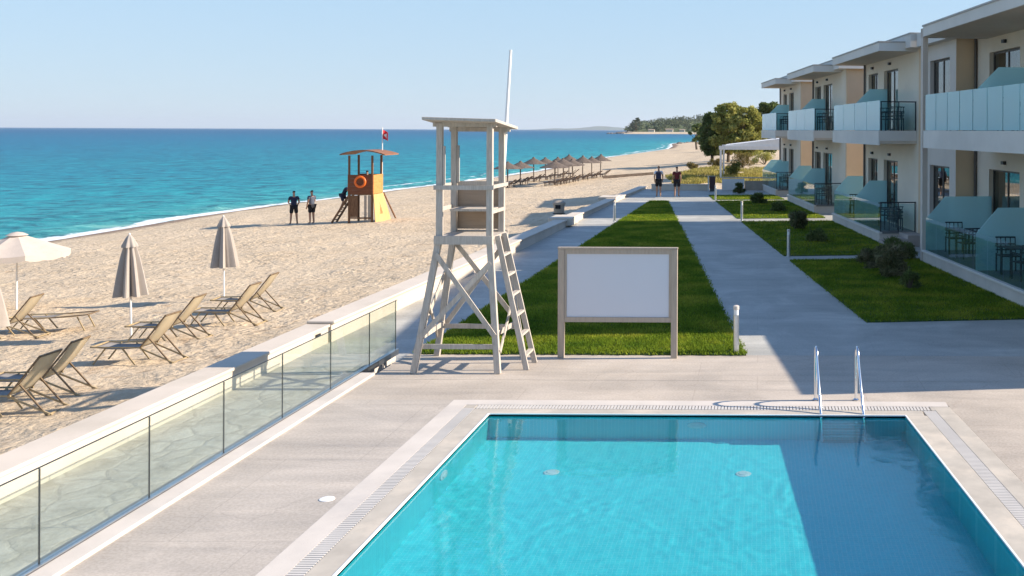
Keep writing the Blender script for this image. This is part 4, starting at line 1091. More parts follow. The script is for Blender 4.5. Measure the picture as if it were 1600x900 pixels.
# ------------------------------------------------------------------ thatched umbrellas and brown sunbeds
def make_thatch():
    r = thing('thatched_umbrella', 'x', 'beach umbrella', (0, 0, 0), 0, 'thatched umbrellas in rows on the far sand')
    MB().lathe([(.06, -.2), (.05, 2.25)], 8).build('pole', 'pole_wood', r, smooth=True, local=True)
    q = random.Random(5)
    prof = [(1.28, 1.82), (1.22, 1.86), (.85, 2.04), (.45, 2.26), (.15, 2.44), (.10, 2.55), (.001, 2.6)]
    ph = [q.uniform(-.07, .07) for _ in range(28)]
    MB().lathe(prof, 28, fold=lambda a, i: 1 + (ph[int(round(a / (2 * math.pi) * 28)) % 28] if i < 2 else 0)).build('thatch_roof', 'thatch', r, local=True)
    return r
th = make_thatch(); ft = [True]
rowA = [(793, 293), (813, 288.5), (834, 284), (852.5, 281), (872, 278), (889, 275.5)]
rowB = [(867, 290), (881, 287), (895, 284.5), (910, 281.5), (924.5, 279), (938, 277)]
bed0 = thing('sunbed', 'x', 'sunbed', (0, 0, 0), 0, 'dark sunbeds under the thatched umbrellas')
MB().box(-1.2, 0, -.3, .3, .26, .32).build('base', 'sunbed_brown', bed0, local=True)
MB().beam((0, 0, .3), (.52, 0, .72), .58, .05, up=(0, 1, 0)).build('backrest', 'sunbed_brown', bed0, local=True)
bed0.children
for x in (-1.1, -.1):
    for y in (-.25, .25): MB().beam((x, y, 0), (x, y, .26), .05, .05).build('leg', 'sunbed_brown', bed0, local=True)
# backrest must lie flat across y
bk_ = [c for c in bpy.data.objects if c.parent == bed0 and c.name.startswith('backrest')][0]
bk_.data.clear_geometry()
_m = MB(); _m.hexa([(0, -.29, .28), (0, .29, .28), (.5, .29, .70), (.5, -.29, .70), (-.03, -.29, .32), (-.03, .29, .32), (.47, .29, .74), (.47, -.29, .74)])
bk_.data.from_pydata(_m.v, [], _m.f)
fb = [True]
rowname = {0: 'seaward', 1: 'landward'}
ordn = ['first', 'second', 'third', 'fourth', 'fifth', 'sixth']
for ri, row in enumerate((rowA, rowB)):
    for i, (px, py) in enumerate(row):
        p = onland(px, py)
        lb = '%s grey brown thatched umbrella from the near end of the %s row' % (ordn[i], rowname[ri])
        rr = random.Random(i * 7 + ri)
        if ft[0]: ft[0] = False; th.location = p; th['label'] = lb; ut = th
        else: ut = copy_tree(th, p, rr.uniform(0, 6), lb)
        sgn = (20 if False else 1.0); s_ = (22.5 + 14 * (1 - i / 6) ) * p.y / FPX
        ut.scale = (s_ / 1.28 * .62 * rr.uniform(.92, 1.1), s_ / 1.28 * .62 * rr.uniform(.92, 1.1), (1.95 + .35) / 2.6 * rr.uniform(.94, 1.05)); ut.rotation_euler.x = rr.uniform(-.05, .05)
        for k in (-.9, .9):
            x = p.x + 0.4; y = p.y + k + 0.2; q_ = Vector((x, y, land_z(x, y)))
            lb2 = 'dark sunbed on the %s side under the %s umbrella of the %s row' % ('camera' if k < 0 else 'far', ordn[i], rowname[ri])
            if fb[0]: fb[0] = False; bed0.location = q_; bed0['label'] = lb2
            else: copy_tree(bed0, q_, rr.uniform(-.15, .15), lb2)

# ------------------------------------------------------------------ orange beach lifeguard hut
TB = onland(562, 348)
def beach_tower():
    r = thing('lifeguard_hut', 'orange and yellow wooden lifeguard hut on stilts on the beach', 'lifeguard tower', TB)
    Y = TB.y; s = Y / FPX; z0 = TB.z
    def X(px): return (px - CX) * s
    def Z(py): return Q(562, py, Y).z
    xl, xr = X(546), X(582); yb = Y + 1.25
    zp, zt, zr = Z(303), Z(273), Z(243)
    for x, y in ((xl, Y), (xr, Y), (xl, yb), (xr, yb)):
        MB().beam((x, y, z0 - .15), (x, y, zr), .09, .09).build('post', 'brown_wood', r)
    MB().box(xl - .04, xr + .04, Y - .05, yb + .05, zp - .06, zp).build('floor', 'brown_wood', r)
    m = MB()
    n = 5; hh = (zt - zp) / n
    for i in range(n): m.box(xl - .045, xr + .045, Y - .085, Y - .05, zp + hh * i + .002, zp + hh * (i + 1) - .002)
    m.build('front_boards', 'red_wood', r)
    m = MB()
    for i in range(n): m.box(xl - .045, xr + .045, yb + .05, yb + .08, zp + hh * i + .002, zp + hh * (i + 1) - .002)
    m.build('back_boards', 'red_wood', r)
    m = MB()
    for i in range(n): m.box(xr + .05, xr + .082, Y - .04, yb + .04, zp + hh * i + .002, zp + hh * (i + 1) - .002)
    m.build('side_boards', 'orange_wood', r)
    # flared yellow skirt on the right side, with a slot
    zz = zp - .02; e = .12
    def sk(x_off, f): return xr + .06 + e * f + x_off
    def quad(y0, y1, f0, f1):
        za = zz - (zz - z0 + .1) * f0; zb_ = zz - (zz - z0 + .1) * f1; k = .0; kf = .9
        return [(sk(0, f1), y0 - k * f1, zb_), (sk(.035, f1), y0 - k * f1, zb_), (sk(.035, f1), y1 + kf * f1, zb_), (sk(0, f1), y1 + kf * f1, zb_),
                (sk(0, f0), y0 - k * f0, za), (sk(.035, f0), y0 - k * f0, za), (sk(.035, f0), y1 + kf * f0, za), (sk(0, f0), y1 + kf * f0, za)]
    m = MB(); m.hexa(quad(Y - .05, yb + .05, 0, .25)); m.hexa(quad(Y - .05, Y + .45, .25, .68)); m.hexa(quad(Y + .68, yb + .05, .25, .68)); m.hexa(quad(Y - .05, yb + .05, .68, 1.0))
    m.build('skirt_boards', 'yellow_wood', r)
    MB().beam((xr + .1, yb + .1, zz), (xr + .35, yb + 1.3, z0 - .05), .06, .06).build('stay', 'brown_wood', r)
    # lower front: boards, opening, panel
    ml = MB(); ml.box(xl + .05, xl + .46, Y - .02, Y + .02, z0 + .3, zp - .08)
    ml.build('lower_panel', 'brown_wood', r)
    mr_ = MB(); mr_.box(xr - .42, xr - .30, Y - .02, Y + .02, z0 + .1, zp - .08); mr_.box(xr - .22, xr - .05, Y - .02, Y + .02, z0 + .05, zp - .08); mr_.build('lower_slats', 'bin_tan', r)
    MB().beam((xl, Y - .02, z0 + .25), (xr, Y - .02, z0 + .25), .04, .08).build('crossbar', 'brown_wood', r)
    # curved roof
    n = 12; V = []; x0, x1 = X(535), X(605); ya, yc = Y - .35, yb + .45
    for j, y in enumerate((ya, yc)):
        for i in range(n + 1):
            f = i / n; V.append((x0 + (x1 - x0) * f, y, zr + .02 + .22 * math.sin(math.pi * f) ** .9 * 1.0))
    nn = n + 1
    for j, y in enumerate((ya, yc)):
        for i in range(n + 1):
            f = i / n; V.append((x0 + (x1 - x0) * f, y, zr + .08 + .22 * math.sin(math.pi * f) ** .9))
    F = []
    for i in range(n):
        F += [(i, i + 1, nn + i + 1, nn + i), (2 * nn + i, 3 * nn + i, 3 * nn + i + 1, 2 * nn + i + 1), (i, 2 * nn + i, 2 * nn + i + 1, i + 1), (nn + i, nn + i + 1, 3 * nn + i + 1, 3 * nn + i)]
    F += [(0, nn, 3 * nn, 2 * nn), (n, 2 * nn + n, 3 * nn + n, nn + n)]
    MB().add(V, F).build('roof', 'roof_wood', r)
    # ladder on the left
    for y in (Y + .15, Y + .75):
        MB().beam((xl - .05, y, zp - .3 + .25), (X(517), y, z0 - .03), .05, .10).build('ladder_rail', 'brown_wood', r)
    for i in range(7):
        f = (i + .6) / 7.4; MB().box(xl - .05 + (X(517) - xl + .05) * f - .06, xl - .05 + (X(517) - xl + .05) * f + .06, Y + .15, Y + .75, zp - .05 + (z0 - zp) * f, zp - .02 + (z0 - zp) * f).build('rung', 'brown_wood', r)
    # flag pole and flag
    xf = (597.5 - CX) * (yb + .1) / FPX
    MB().tube([(xf, yb + .1, zp - .2), (xf, yb + .1, Q(597, 199, yb).z)], .03, 8).build('mast', 'umbrella_pole', r, smooth=True)
    zt_ = Q(597, 203, yb).z
    V = []; F = []
    for i in range(7):
        f = i / 6; x = xf + .03 + .30 * f; y = yb + .1 + .08 * math.sin(4 * f)
        V += [(x, y, zt_ - .05 * f - .10 * f), (x, y, zt_ - .48 - .12 * f)]
    fl = MB().add(V, [(2 * i, 2 * i + 2, 2 * i + 3, 2 * i + 1) for i in range(6)]).build('flag', 'flag_red', r); fl.modifiers.new('s', 'SOLIDIFY').thickness = .012
    V2 = [(x, y - .012 if False else y, z) for x, y, z in V]
    st = MB()
    Vw = []
    for i in range(7):
        f = i / 6; x, y, z1 = V[2 * i]; z2 = V[2 * i + 1][2]
        Vw += [(x, y - .016, z1 - .02 - (z1 - z2) * .5 * (1 - f)), (x, y - .016, z1 - (z1 - z2) * (1 - .48 * (1 - f)) - (-.0))]
    st.add(Vw, [(2 * i, 2 * i + 2, 2 * i + 3, 2 * i + 1) for i in range(1, 6)]); st.build('flag_stripe', 'flag_white', r)
    # life ring hanging on the front: a thing of its own
    c = Vector((X(564.5), Y - .13, Z(284))); lr = thing('life_ring', 'orange life ring hung on the front boards of the beach hut', 'life ring', c)
    V = []; F = []; A, Bn, Rr, rr = 28, 10, .26, .065
    for i in range(A):
        a = 2 * math.pi * i / A
        for j in range(Bn):
            b = 2 * math.pi * j / Bn; V.append(((Rr + rr * math.cos(b)) * math.cos(a), rr * .8 * math.sin(b), (Rr + rr * math.cos(b)) * math.sin(a)))
    for i in range(A):
        for j in range(Bn): F.append((i * Bn + j, ((i + 1) % A) * Bn + j, ((i + 1) % A) * Bn + (j + 1) % Bn, i * Bn + (j + 1) % Bn))
    MB().add(V, F).build('ring', 'buoy_orange', lr, smooth=True, local=True)
    return dict(xl=xl, xr=xr, Y=Y, yb=yb, zp=zp, z0=z0, X=X)
HT = beach_tower()

# ------------------------------------------------------------------ people
def skinned(name, nodes, edges, mat, parent, root=0, sub=2, local=True):
    """nodes: [(pos, (rx, ry))]; grows a smooth tapered surface"""
    me = bpy.data.meshes.new(name); me.from_pydata([n[0] for n in nodes], edges, [])
    o = bpy.data.objects.new(name, me); COL.objects.link(o)
    o.modifiers.new('skin', 'SKIN').use_smooth_shade = True
    if not me.skin_vertices:
        import bmesh as _b
        bm = _b.new(); bm.from_mesh(me); bm.verts.layers.skin.verify(); bm.to_mesh(me); bm.free()
    for i, n in enumerate(nodes):
        sv = me.skin_vertices[0].data[i]; sv.radius = n[1]; sv.use_root = (i == root)
    ss = o.modifiers.new('sub', 'SUBSURF'); ss.levels = sub; ss.render_levels = sub
    dg = bpy.context.evaluated_depsgraph_get(); ev = o.evaluated_get(dg)
    m2 = bpy.data.meshes.new_from_object(ev); m2.name = name
    o.modifiers.clear(); o.data = m2; m2.materials.clear(); m2.materials.append(MATS[mat])
    m2.polygons.foreach_set('use_smooth', [True] * len(m2.polygons))
    if parent is not None: o.parent = parent
    return o
def person(label, loc, rz, J=None, top='cloth_navy', bottom='cloth_black', hair='hair_dark', sleeves=True, shorts=True, bag=None, height=1.74, shoes=True):
    """figure faces +Y locally; J overrides joints"""
    r = thing('person', label, 'person', loc, rz); k = height / 1.75
    j = dict(pel=(0, 0, .95), waist=(0, 0, 1.07), chest=(0, .0, 1.28), neck=(0, -.01, 1.46), neck2=(0, 0, 1.52), head=(0, .01, 1.63), crown=(0, .0, 1.73),
             shl=(-.18, 0, 1.42), ell=(-.25, -.03, 1.14), wrl=(-.24, .06, .90), hdl=(-.23, .09, .83),
             shr=(.18, 0, 1.42), elr=(.25, -.03, 1.14), wrr=(.24, .06, .90), hdr=(.23, .09, .83),
             hil=(-.09, 0, .92), knl=(-.10, .01, .50), anl=(-.11, -.02, .09), tol=(-.12, .13, .03),
             hir=(.09, 0, .92), knr=(.10, .01, .50), anr=(.11, -.02, .09), tor=(.12, .13, .03))
    if J: j.update(J)
    j = {a: Vector(b) * k for a, b in j.items()}
    names = ['pel', 'waist', 'chest', 'neck', 'neck2', 'head', 'crown', 'shl', 'ell', 'wrl', 'hdl', 'shr', 'elr', 'wrr', 'hdr', 'hil', 'knl', 'anl', 'tol', 'hir', 'knr', 'anr', 'tor']
    rad = dict(pel=(.14, .10), waist=(.125, .09), chest=(.15, .10), neck=(.06, .055), neck2=(.05, .05), head=(.078, .092), crown=(.06, .07),
               shl=(.058, .058), ell=(.042, .042), wrl=(.028, .028), hdl=(.038, .02), hil=(.085, .09), knl=(.058, .06), anl=(.04, .042), tol=(.04, .028))
    for a in ('sh', 'el', 'wr', 'hd', 'hi', 'kn', 'an', 'to'): rad[a + 'r'] = rad[a + 'l']
    E = [('pel', 'waist'), ('waist', 'chest'), ('chest', 'neck'), ('neck', 'neck2'), ('neck2', 'head'), ('head', 'crown'), ('chest', 'shl'), ('shl', 'ell'), ('ell', 'wrl'), ('wrl', 'hdl'),
         ('chest', 'shr'), ('shr', 'elr'), ('elr', 'wrr'), ('wrr', 'hdr'), ('pel', 'hil'), ('hil', 'knl'), ('knl', 'anl'), ('anl', 'tol'), ('pel', 'hir'), ('hir', 'knr'), ('knr', 'anr'), ('anr', 'tor')]
    ix = {n: i for i, n in enumerate(names)}
    nodes = [(j[n], tuple(x * k for x in rad[n])) for n in names]; edges = [(ix[a], ix[b]) for a, b in E]
    # fingers: short chains from each palm; nose
    for s in 'lr':
        h = j['hd' + s]; d = (h - j['wr' + s]).normalized(); side = d.cross(Vector((0, 0, 1)) if abs(d.z) < .8 else Vector((1, 0, 0))).normalized()
        for q in range(4):
            base = h + side * (.026 * (q - 1.5)) * k; b1_ = base + d * .035 * k; b2_ = b1_ + d * (.035 + .006 * (1.5 - abs(q - 1.5))) * k
            nodes += [(b1_, (.0095, .0095)), (b2_, (.008, .008))]; n0 = len(nodes); edges += [(ix['hd' + s], n0 - 2), (n0 - 2, n0 - 1)]
        tb = h + side * -.045 * k - d * .005; nodes.append((tb, (.011, .011))); edges.append((ix['hd' + s], len(nodes) - 1))
    nodes.append((j['head'] + Vector((0, .105, -.01)) * k, (.012, .012))); edges.append((ix['head'], len(nodes) - 1))
    skinned('body', nodes, edges, 'skin', r)
    def garment(name, ns, es, mat, grow=1.14):
        idx = {n: i for i, n in enumerate(ns)}
        nd = [(ns[n][0], tuple(x * k * grow for x in ns[n][1])) for n in ns]; return skinned(name, nd, [(idx[a], idx[b]) for a, b in es], mat, r)
    ml = j['shl'].lerp(j['ell'], .62 if sleeves else .1); mr2 = j['shr'].lerp(j['elr'], .62 if sleeves else .1)
    garment('shirt', {'pel': (j['pel'] + Vector((0, 0, .0)), rad['pel']), 'waist': (j['waist'], (.13, .10)), 'chest': (j['chest'], rad['chest']), 'neck': (j['neck'] - Vector((0, 0, .02)), (.075, .065)),
                      'shl': (j['shl'], (.066, .066)), 'ml': (ml, (.058, .058)), 'shr': (j['shr'], (.066, .066)), 'mr': (mr2, (.058, .058))},
            [('pel', 'waist'), ('waist', 'chest'), ('chest', 'neck'), ('chest', 'shl'), ('shl', 'ml'), ('chest', 'shr'), ('shr', 'mr')], top)
    kl = j['hil'].lerp(j['knl'], .88 if shorts else 1.9); kr = j['hir'].lerp(j['knr'], .88)
    garment('shorts', {'pel': (j['pel'], (.145, .11)), 'hil': (j['hil'], (.10, .105)), 'kl': (kl, (.082, .085)), 'hir': (j['hir'], (.10, .105)), 'kr': (kr, (.082, .085))},
            [('pel', 'hil'), ('hil', 'kl'), ('pel', 'hir'), ('hir', 'kr')], bottom, 1.12)
    hb = j['head'] + Vector((0, -.02, .035)) * k
    garment('hair', {'a': (hb + Vector((0, -.03, -.02)), (.07, .06)), 'b': (hb, (.084, .088)), 'c': (j['crown'] + Vector((0, -.015, .005)), (.055, .06))}, [('a', 'b'), ('b', 'c')], hair, 1.0)
    # eyes
    for s in (-1, 1):
        e = j['head'] + Vector((.032 * s, .086, .012)) * k
        MB().lathe([(.001, -.008), (.008, -.004), (.009, 0), (.008, .004), (.001, .008)], 8).build('eye', 'cloth_black', r, local=True).location = e
    if shoes:
        for s in 'lr':
            a, t_ = j['an' + s], j['to' + s]; dn = Vector((0, 0, -.035 * k))
            garment('shoe', {'a': (a + dn, (.045, .045)), 'b': (a.lerp(t_, .5) + dn * .2, (.045, .035)), 'c': (t_, (.044, .03))}, [('a', 'b'), ('b', 'c')], 'shoe', 1.0)
    if bag:
        MB().box(-.15 * k, .15 * k, -.26 * k, -.11 * k, 1.02 * k, 1.42 * k).build('backpack', bag, r, local=True, bevel=.04)
    return r
def stand(px, py, **kw):
    p = onland(px, py); return p
pA = onland(459, 351); pB = onland(487, 350)
hA = (351 - 297.5) * pA.y / FPX
person('person in a navy T-shirt and dark shorts standing by the sea, left of the pair', pA, R(38), dict(ell=(-.26, .02, 1.15), wrl=(-.16, .17, 1.05), hdl=(-.10, .23, 1.07), elr=(.26, .02, 1.15), wrr=(.22, .14, 1.0), hdr=(.15, .20, 1.0),
       knl=(-.13, .0, .50), anl=(-.16, -.02, .09), tol=(-.19, .13, .03), knr=(.13, 0, .5), anr=(.16, -.02, .09), tor=(.19, .13, .03)), top='cloth_navy', height=hA)
person('person in a grey shirt and black shorts standing to the right of the pair', pB, R(62), dict(elr=(.24, .08, 1.15), wrr=(.14, .2, 1.12), hdr=(.06, .22, 1.14)), top='cloth_grey', bottom='cloth_black', height=hA)
# person on the hut's ladder, leaning in
X = HT['X']
pc = Vector((X(530.0), HT['Y'] + .45, HT['z0'] + 0.62))
person('person in dark clothes climbing the ladder of the orange beach hut', pc, R(-90), dict(pel=(0, .02, .95), waist=(0, .10, 1.06), chest=(0, .22, 1.24), neck=(0, .33, 1.38), neck2=(0, .37, 1.43), head=(0, .42, 1.53), crown=(0, .44, 1.62),
       shl=(-.18, .31, 1.36), ell=(-.22, .45, 1.18), wrl=(-.20, .55, 1.30), hdl=(-.20, .60, 1.34), shr=(.18, .31, 1.36), elr=(.22, .45, 1.15), wrr=(.2, .56, 1.24), hdr=(.2, .60, 1.28),
       knl=(-.10, .22, .62), anl=(-.10, .10, .30), tol=(-.1, .22, .25), knr=(.1, .08, .48), anr=(.1, -.10, .09), tor=(.1, .04, .03)), top='cloth_navy', bottom='cloth_navy', height=1.55)
ps = Vector((X(566), HT['Y'] + .7, HT['zp'] - .02))
sb = thing('stool', 'low wooden stool on the platform of the beach hut', 'stool', ps)
MB().box(-.2, .2, -.2, .2, .36, .40).build('seat', 'brown_wood', sb, local=True)
for a in (-.16, .16):
    for b in (-.16, .16): MB().beam((a, b, 0), (a, b, .36), .04, .04).build('leg', 'brown_wood', sb, local=True)
person('person seated inside the orange beach hut, only head and shoulders showing', ps + Vector((0, 0, 0.0)), R(25), dict(pel=(0, 0, .50), waist=(0, 0, .62), chest=(0, 0, .83), neck=(0, 0, 1.0), neck2=(0, .01, 1.06), head=(0, .02, 1.17), crown=(0, .02, 1.27),
       shl=(-.18, 0, .96), ell=(-.24, .05, .70), wrl=(-.16, .25, .62), hdl=(-.12, .33, .62), shr=(.18, 0, .96), elr=(.24, .05, .70), wrr=(.16, .25, .62), hdr=(.12, .33, .62),
       hil=(-.09, .02, .49), knl=(-.12, .42, .50), anl=(-.12, .42, .09), tol=(-.13, .56, .03), hir=(.09, .02, .49), knr=(.12, .42, .50), anr=(.12, .42, .09), tor=(.13, .56, .03)), top='cloth_maroon', height=1.7)
walk = dict(hil=(-.09, 0, .92), knl=(-.10, .10, .52), anl=(-.10, .06, .10), tol=(-.11, .20, .04), hir=(.09, 0, .92), knr=(.10, -.02, .50), anr=(.10, -.14, .12), tor=(.11, -.02, .03), ell=(-.23, -.10, 1.16), wrl=(-.22, -.06, .93), hdl=(-.21, -.03, .86), elr=(.23, .04, 1.15), wrr=(.22, .16, .95), hdr=(.21, .20, .88))
pC = P(1029, 308); pD = P(1057.5, 308)
person('person in a pale top with a dark backpack walking away on the path, left walker', pC, R(4), walk, top='cloth_white', bottom='cloth_black', bag='cloth_navy', hair='hair_brown', height=1.88)
walk2 = {a[:-1] + ('r' if a[-1] == 'l' else 'l'): (-b[0], b[1], b[2]) for a, b in walk.items()}
person('person in a dark maroon top and black shorts walking away, right walker', pD, R(-3), walk2, top='cloth_maroon', bottom='cloth_black', hair='hair_brown', height=1.84)

# ------------------------------------------------------------------ vegetation
def foliage(name, centers, n_per, size, mat, parent, jitter=1.0, seed=0, flat=1.0):
    """centres: [(x,y,z,rx,ry,rz)] ; leaf quads through each clump"""
    g = np.random.default_rng(seed); Vs = []
    for (x, y, z, rx, ry, rz) in centers:
        n = n_per
        d = g.normal(0, 1, (n, 3)); d /= np.linalg.norm(d, axis=1)[:, None]; rad = g.uniform(.35, 1.0, n) ** .6
        c = np.array([x, y, z]) + d * rad[:, None] * np.array([rx, ry, rz])
        u = g.normal(0, 1, (n, 3)); u /= np.linalg.norm(u, axis=1)[:, None]; v = np.cross(u, g.normal(0, 1, (n, 3))); v /= np.linalg.norm(v, axis=1)[:, None]
        s = size * g.uniform(.5, 1.3, n)[:, None]
        u = u * s; v = v * s * .45 * flat
        Vs.append(np.stack([c - u, c - v * .9, c + u, c + v * .9], 1).reshape(-1, 3))
    V = np.concatenate(Vs); F = np.arange(len(V)).reshape(-1, 4)
    return npmesh(name, V, F, mat, parent)
def tree(label, base, H, Wd, mat='leaf_olive', leaf=.22, nclump=60, per=110, seed=1, trunk=.25, low=.18, group=None, kindname='tree'):
    r = thing(kindname, label, 'tree', base, 0, group); g = random.Random(seed)
    bx_, by_, bz_ = base
    cl = []; limbs = MB()
    tp = Vector((bx_ + g.uniform(-.3, .3), by_, bz_ + H * .55)); b0 = Vector(base) - Vector((0, 0, .2))
    limbs.tube([b0, b0.lerp(tp, .5) + Vector((g.uniform(-.15, .15), g.uniform(-.15, .15), 0)), tp], [trunk, trunk * .7, trunk * .3], 8)
    for i in range(nclump):
        f = g.uniform(low, 1.0); env = math.sin(math.pi * min(1, (f - low * .5) / (1.06 - low * .5))) ** .55
        a = g.uniform(0, 6.28); rr = env * Wd / 2 * math.sqrt(g.uniform(.1, 1)) * (.9 + .2 * g.random())
        c = Vector((bx_ + rr * math.cos(a), by_ + rr * math.sin(a), bz_ + H * f * .95))
        s = (.05 + .065 * g.random()) * (Wd + H) / 2
        cl.append((c.x, c.y, c.z, s, s, s * .75))
        if i % 4 == 0:
            st = b0.lerp(tp, min(.98, max(.25, f * .75))); limbs.tube([st, st.lerp(c, .55) + Vector((0, 0, .1 * H * .3)), c], [trunk * .32, trunk * .2, trunk * .06], 5)
    limbs.build('trunk', 'bark', r, smooth=True)
    foliage('crown', cl, per, leaf, mat, r, seed=seed)
    return r
def gz(px, py):
    return onland(px, py)
# big tree group behind the pergola (separate trees)
for (px, Y, topy, wpx, mt, lb, sd) in (
        (1113, 128, 176, 38, 'leaf_dark', 'dark bushy tree at the left of the clump behind the pergola', 11),
        (1138, 126, 160, 62, 'leaf_olive', 'tall sunlit olive green tree in the middle of the clump', 12),
        (1168, 122, 166, 62, 'leaf_olive', 'sunlit round tree at the right of the clump, next to the hotel', 13),
        (1200, 135, 158, 44, 'leaf_dark', 'dark tree rising behind the far end of the hotel', 14)):
    x = (px - CX) * Y / FPX; zb = land_z(x, Y); zt_ = Q(px, topy, Y).z
    tree(lb, (x, Y, zb), zt_ - zb, wpx * Y / FPX, mt, .22, 150, 95, sd, .22, group='trees behind the pergola')
tree('small dark windswept tree alone at the edge of the far beach', (-15.5, 250, land_z(-15.5, 250)), 6.6, 4.2, 'leaf_dark', .35, 26, 90, 31, .3, low=.35)
tree('low dark tree right of the lone beach tree', (-11, 215, land_z(-11, 215)), 4.6, 5, 'leaf_dark', .3, 26, 90, 32, .25, low=.2)
def shrub(label, px, py, wpx, hpx, mat, seed, z=0.02, per=150, leaf=.12, cat='shrub', on=None, ncl=14, stems=True):
    p = P(px, py, z) if on is None else onland(px, py)
    s = p.y / FPX; W_ = wpx * s; H_ = hpx * s; g = random.Random(seed)
    r = thing('shrub', label, cat, p); cl = []; st = MB()
    for i in range(ncl):
        a = g.uniform(0, 6.28); f = g.uniform(.15, .95); rr = W_ / 2 * math.sqrt(g.random()) * (1.05 - .45 * f)
        c = (p.x + rr * math.cos(a), p.y + rr * math.sin(a) * .8, p.z + H_ * f * .85); q = (.16 + .1 * g.random()) * (W_ + H_) / 2
        cl.append((*c, q, q, q * .8)); st.tube([(p.x, p.y, p.z - .03), ((p.x + c[0]) / 2, (p.y + c[1]) / 2, p.z + (c[2] - p.z) * .6), c], [.025, .018, .006], 5)
    st.build('stems', 'bark', r); foliage('leaves', cl, per, leaf, mat, r, seed=seed, flat=.36)
shrub('large pale leaved shrub near the middle of the nearest right lawn', 1392, 432, 58, 52, 'leaf_shrub', 41, ncl=26, per=170)
shrub('dark shrub close to the terrace, behind the large pale one', 1402, 405, 60, 32, 'leaf_dark', 42, ncl=20)
shrub('dusty low shrub left of the large pale one', 1362, 418, 44, 32, 'leaf_shrub', 43, ncl=18)
shrub('small sparse shrub in front on the nearest right lawn', 1422, 452, 30, 30, 'leaf_dark', 44, per=60, ncl=9)
shrub('round shrub on the left of the second lawn', 1243, 358, 38, 30, 'leaf_shrub', 45, ncl=16)
shrub('low dark shrub on the right of the second lawn', 1276, 377, 34, 20, 'leaf_dark', 46, ncl=14)
shrub('spreading shrub on the third lawn beside the path', 1187, 318, 26, 18, 'leaf_dark', 47, ncl=12)
shrub('dark shrub at the far end of the last lawn, by the low wall', 1155, 302, 18, 18, 'leaf_dark', 48, ncl=12)
shrub('second shrub of the third lawn, near the terrace', 1213, 330, 26, 16, 'leaf_dark', 52, ncl=12)
shrub('low dark seaside bush under the pergola', 1147, 276, 27, 26, 'leaf_dark', 49, on=1, leaf=.13)
shrub('yellow green bush behind the pergola post', 1160, 262, 40, 24, 'leaf_dry', 50, on=1, leaf=.15)
shrub('olive bush behind the pergola, near the hotel', 1195, 257, 40, 22, 'leaf_olive', 51, on=1, leaf=.15)
shrub('small brown bush on the dune behind the walkers', 1081, 266, 22, 14, 'leaf_dry', 53, on=1, leaf=.12)
shrub('low green bush between dune and beach, beside the bin', 1118, 262, 26, 14, 'leaf_dry', 54, on=1, leaf=.12)
dune = [(-6.2, 74), (3.0, 74), (2, 105), (-5.8, 108), (-8.6, 92)]
def dune_grass():
    n = 26000; p = np.stack([rng.uniform(-9, 3, n), rng.uniform(73, 109, n)], 1); p = p[inpoly(p, dune)]
    k = np.array([mnoise.noise(Vector((x * .35, y * .22, 9))) for x, y in p]) > -.12; p = p[k]; n = len(p)
    a = rng.uniform(0, 6.28, n); hh = .28 * rng.uniform(.5, 1.3, n); ww = .05
    zz_ = np.array([land_z(x, y) for x, y in p])
    v0 = np.stack([p[:, 0] - np.cos(a) * ww, p[:, 1] - np.sin(a) * ww, zz_], 1); v1 = np.stack([p[:, 0] + np.cos(a) * ww, p[:, 1] + np.sin(a) * ww, zz_], 1)
    v2 = np.stack([p[:, 0] + rng.normal(0, .1, n), p[:, 1] + rng.normal(0, .1, n), zz_ + hh], 1)
    o = npmesh('dune_grass', np.stack([v0, v1, v2], 1).reshape(-1, 3), np.arange(3 * n).reshape(-1, 3), 'dune_blade')
    tag(o, 'dry yellow grass covering the low dune beyond the walkers', 'grass', kind='stuff')
dune_grass()

# ------------------------------------------------------------------ far end: low wall, bins, pergola, dark line on the sand
def low_walls():
    p = P(1018, 297.5); q = P(1108, 297.5)
    r = thing('low_wall', 'low pale wall across the far end of the promenade behind the walkers', 'wall', (p.x, p.y, 0))
    MB().box(p.x, q.x, p.y, p.y + .3, -.3, .36).build('wall_body', 'white_cap', r); MB().box(p.x - .03, q.x + .03, p.y - .03, p.y + .33, .361, .42).build('coping', 'white_cap', r)
    p = P(1128, 297); q = P(1190, 297)
    r = thing('planter_wall', 'pale green low wall section beside the pergola post', 'wall', (p.x, p.y, 0))
    MB().box(p.x, p.x + 1.5, p.y, p.y + .25, -.3, .75).build('wall_body', 'pergola_white', r)
    MB().box(p.x + 1.52, q.x + 1, p.y + .05, p.y + .3, -.3, .62).build('wall_infill', 'bin_tan', r)
    MB().box(p.x - .05, q.x + 1.2, p.y, p.y + .3, .80, .86).build('top_rail', 'roof_edge', r)
low_walls()
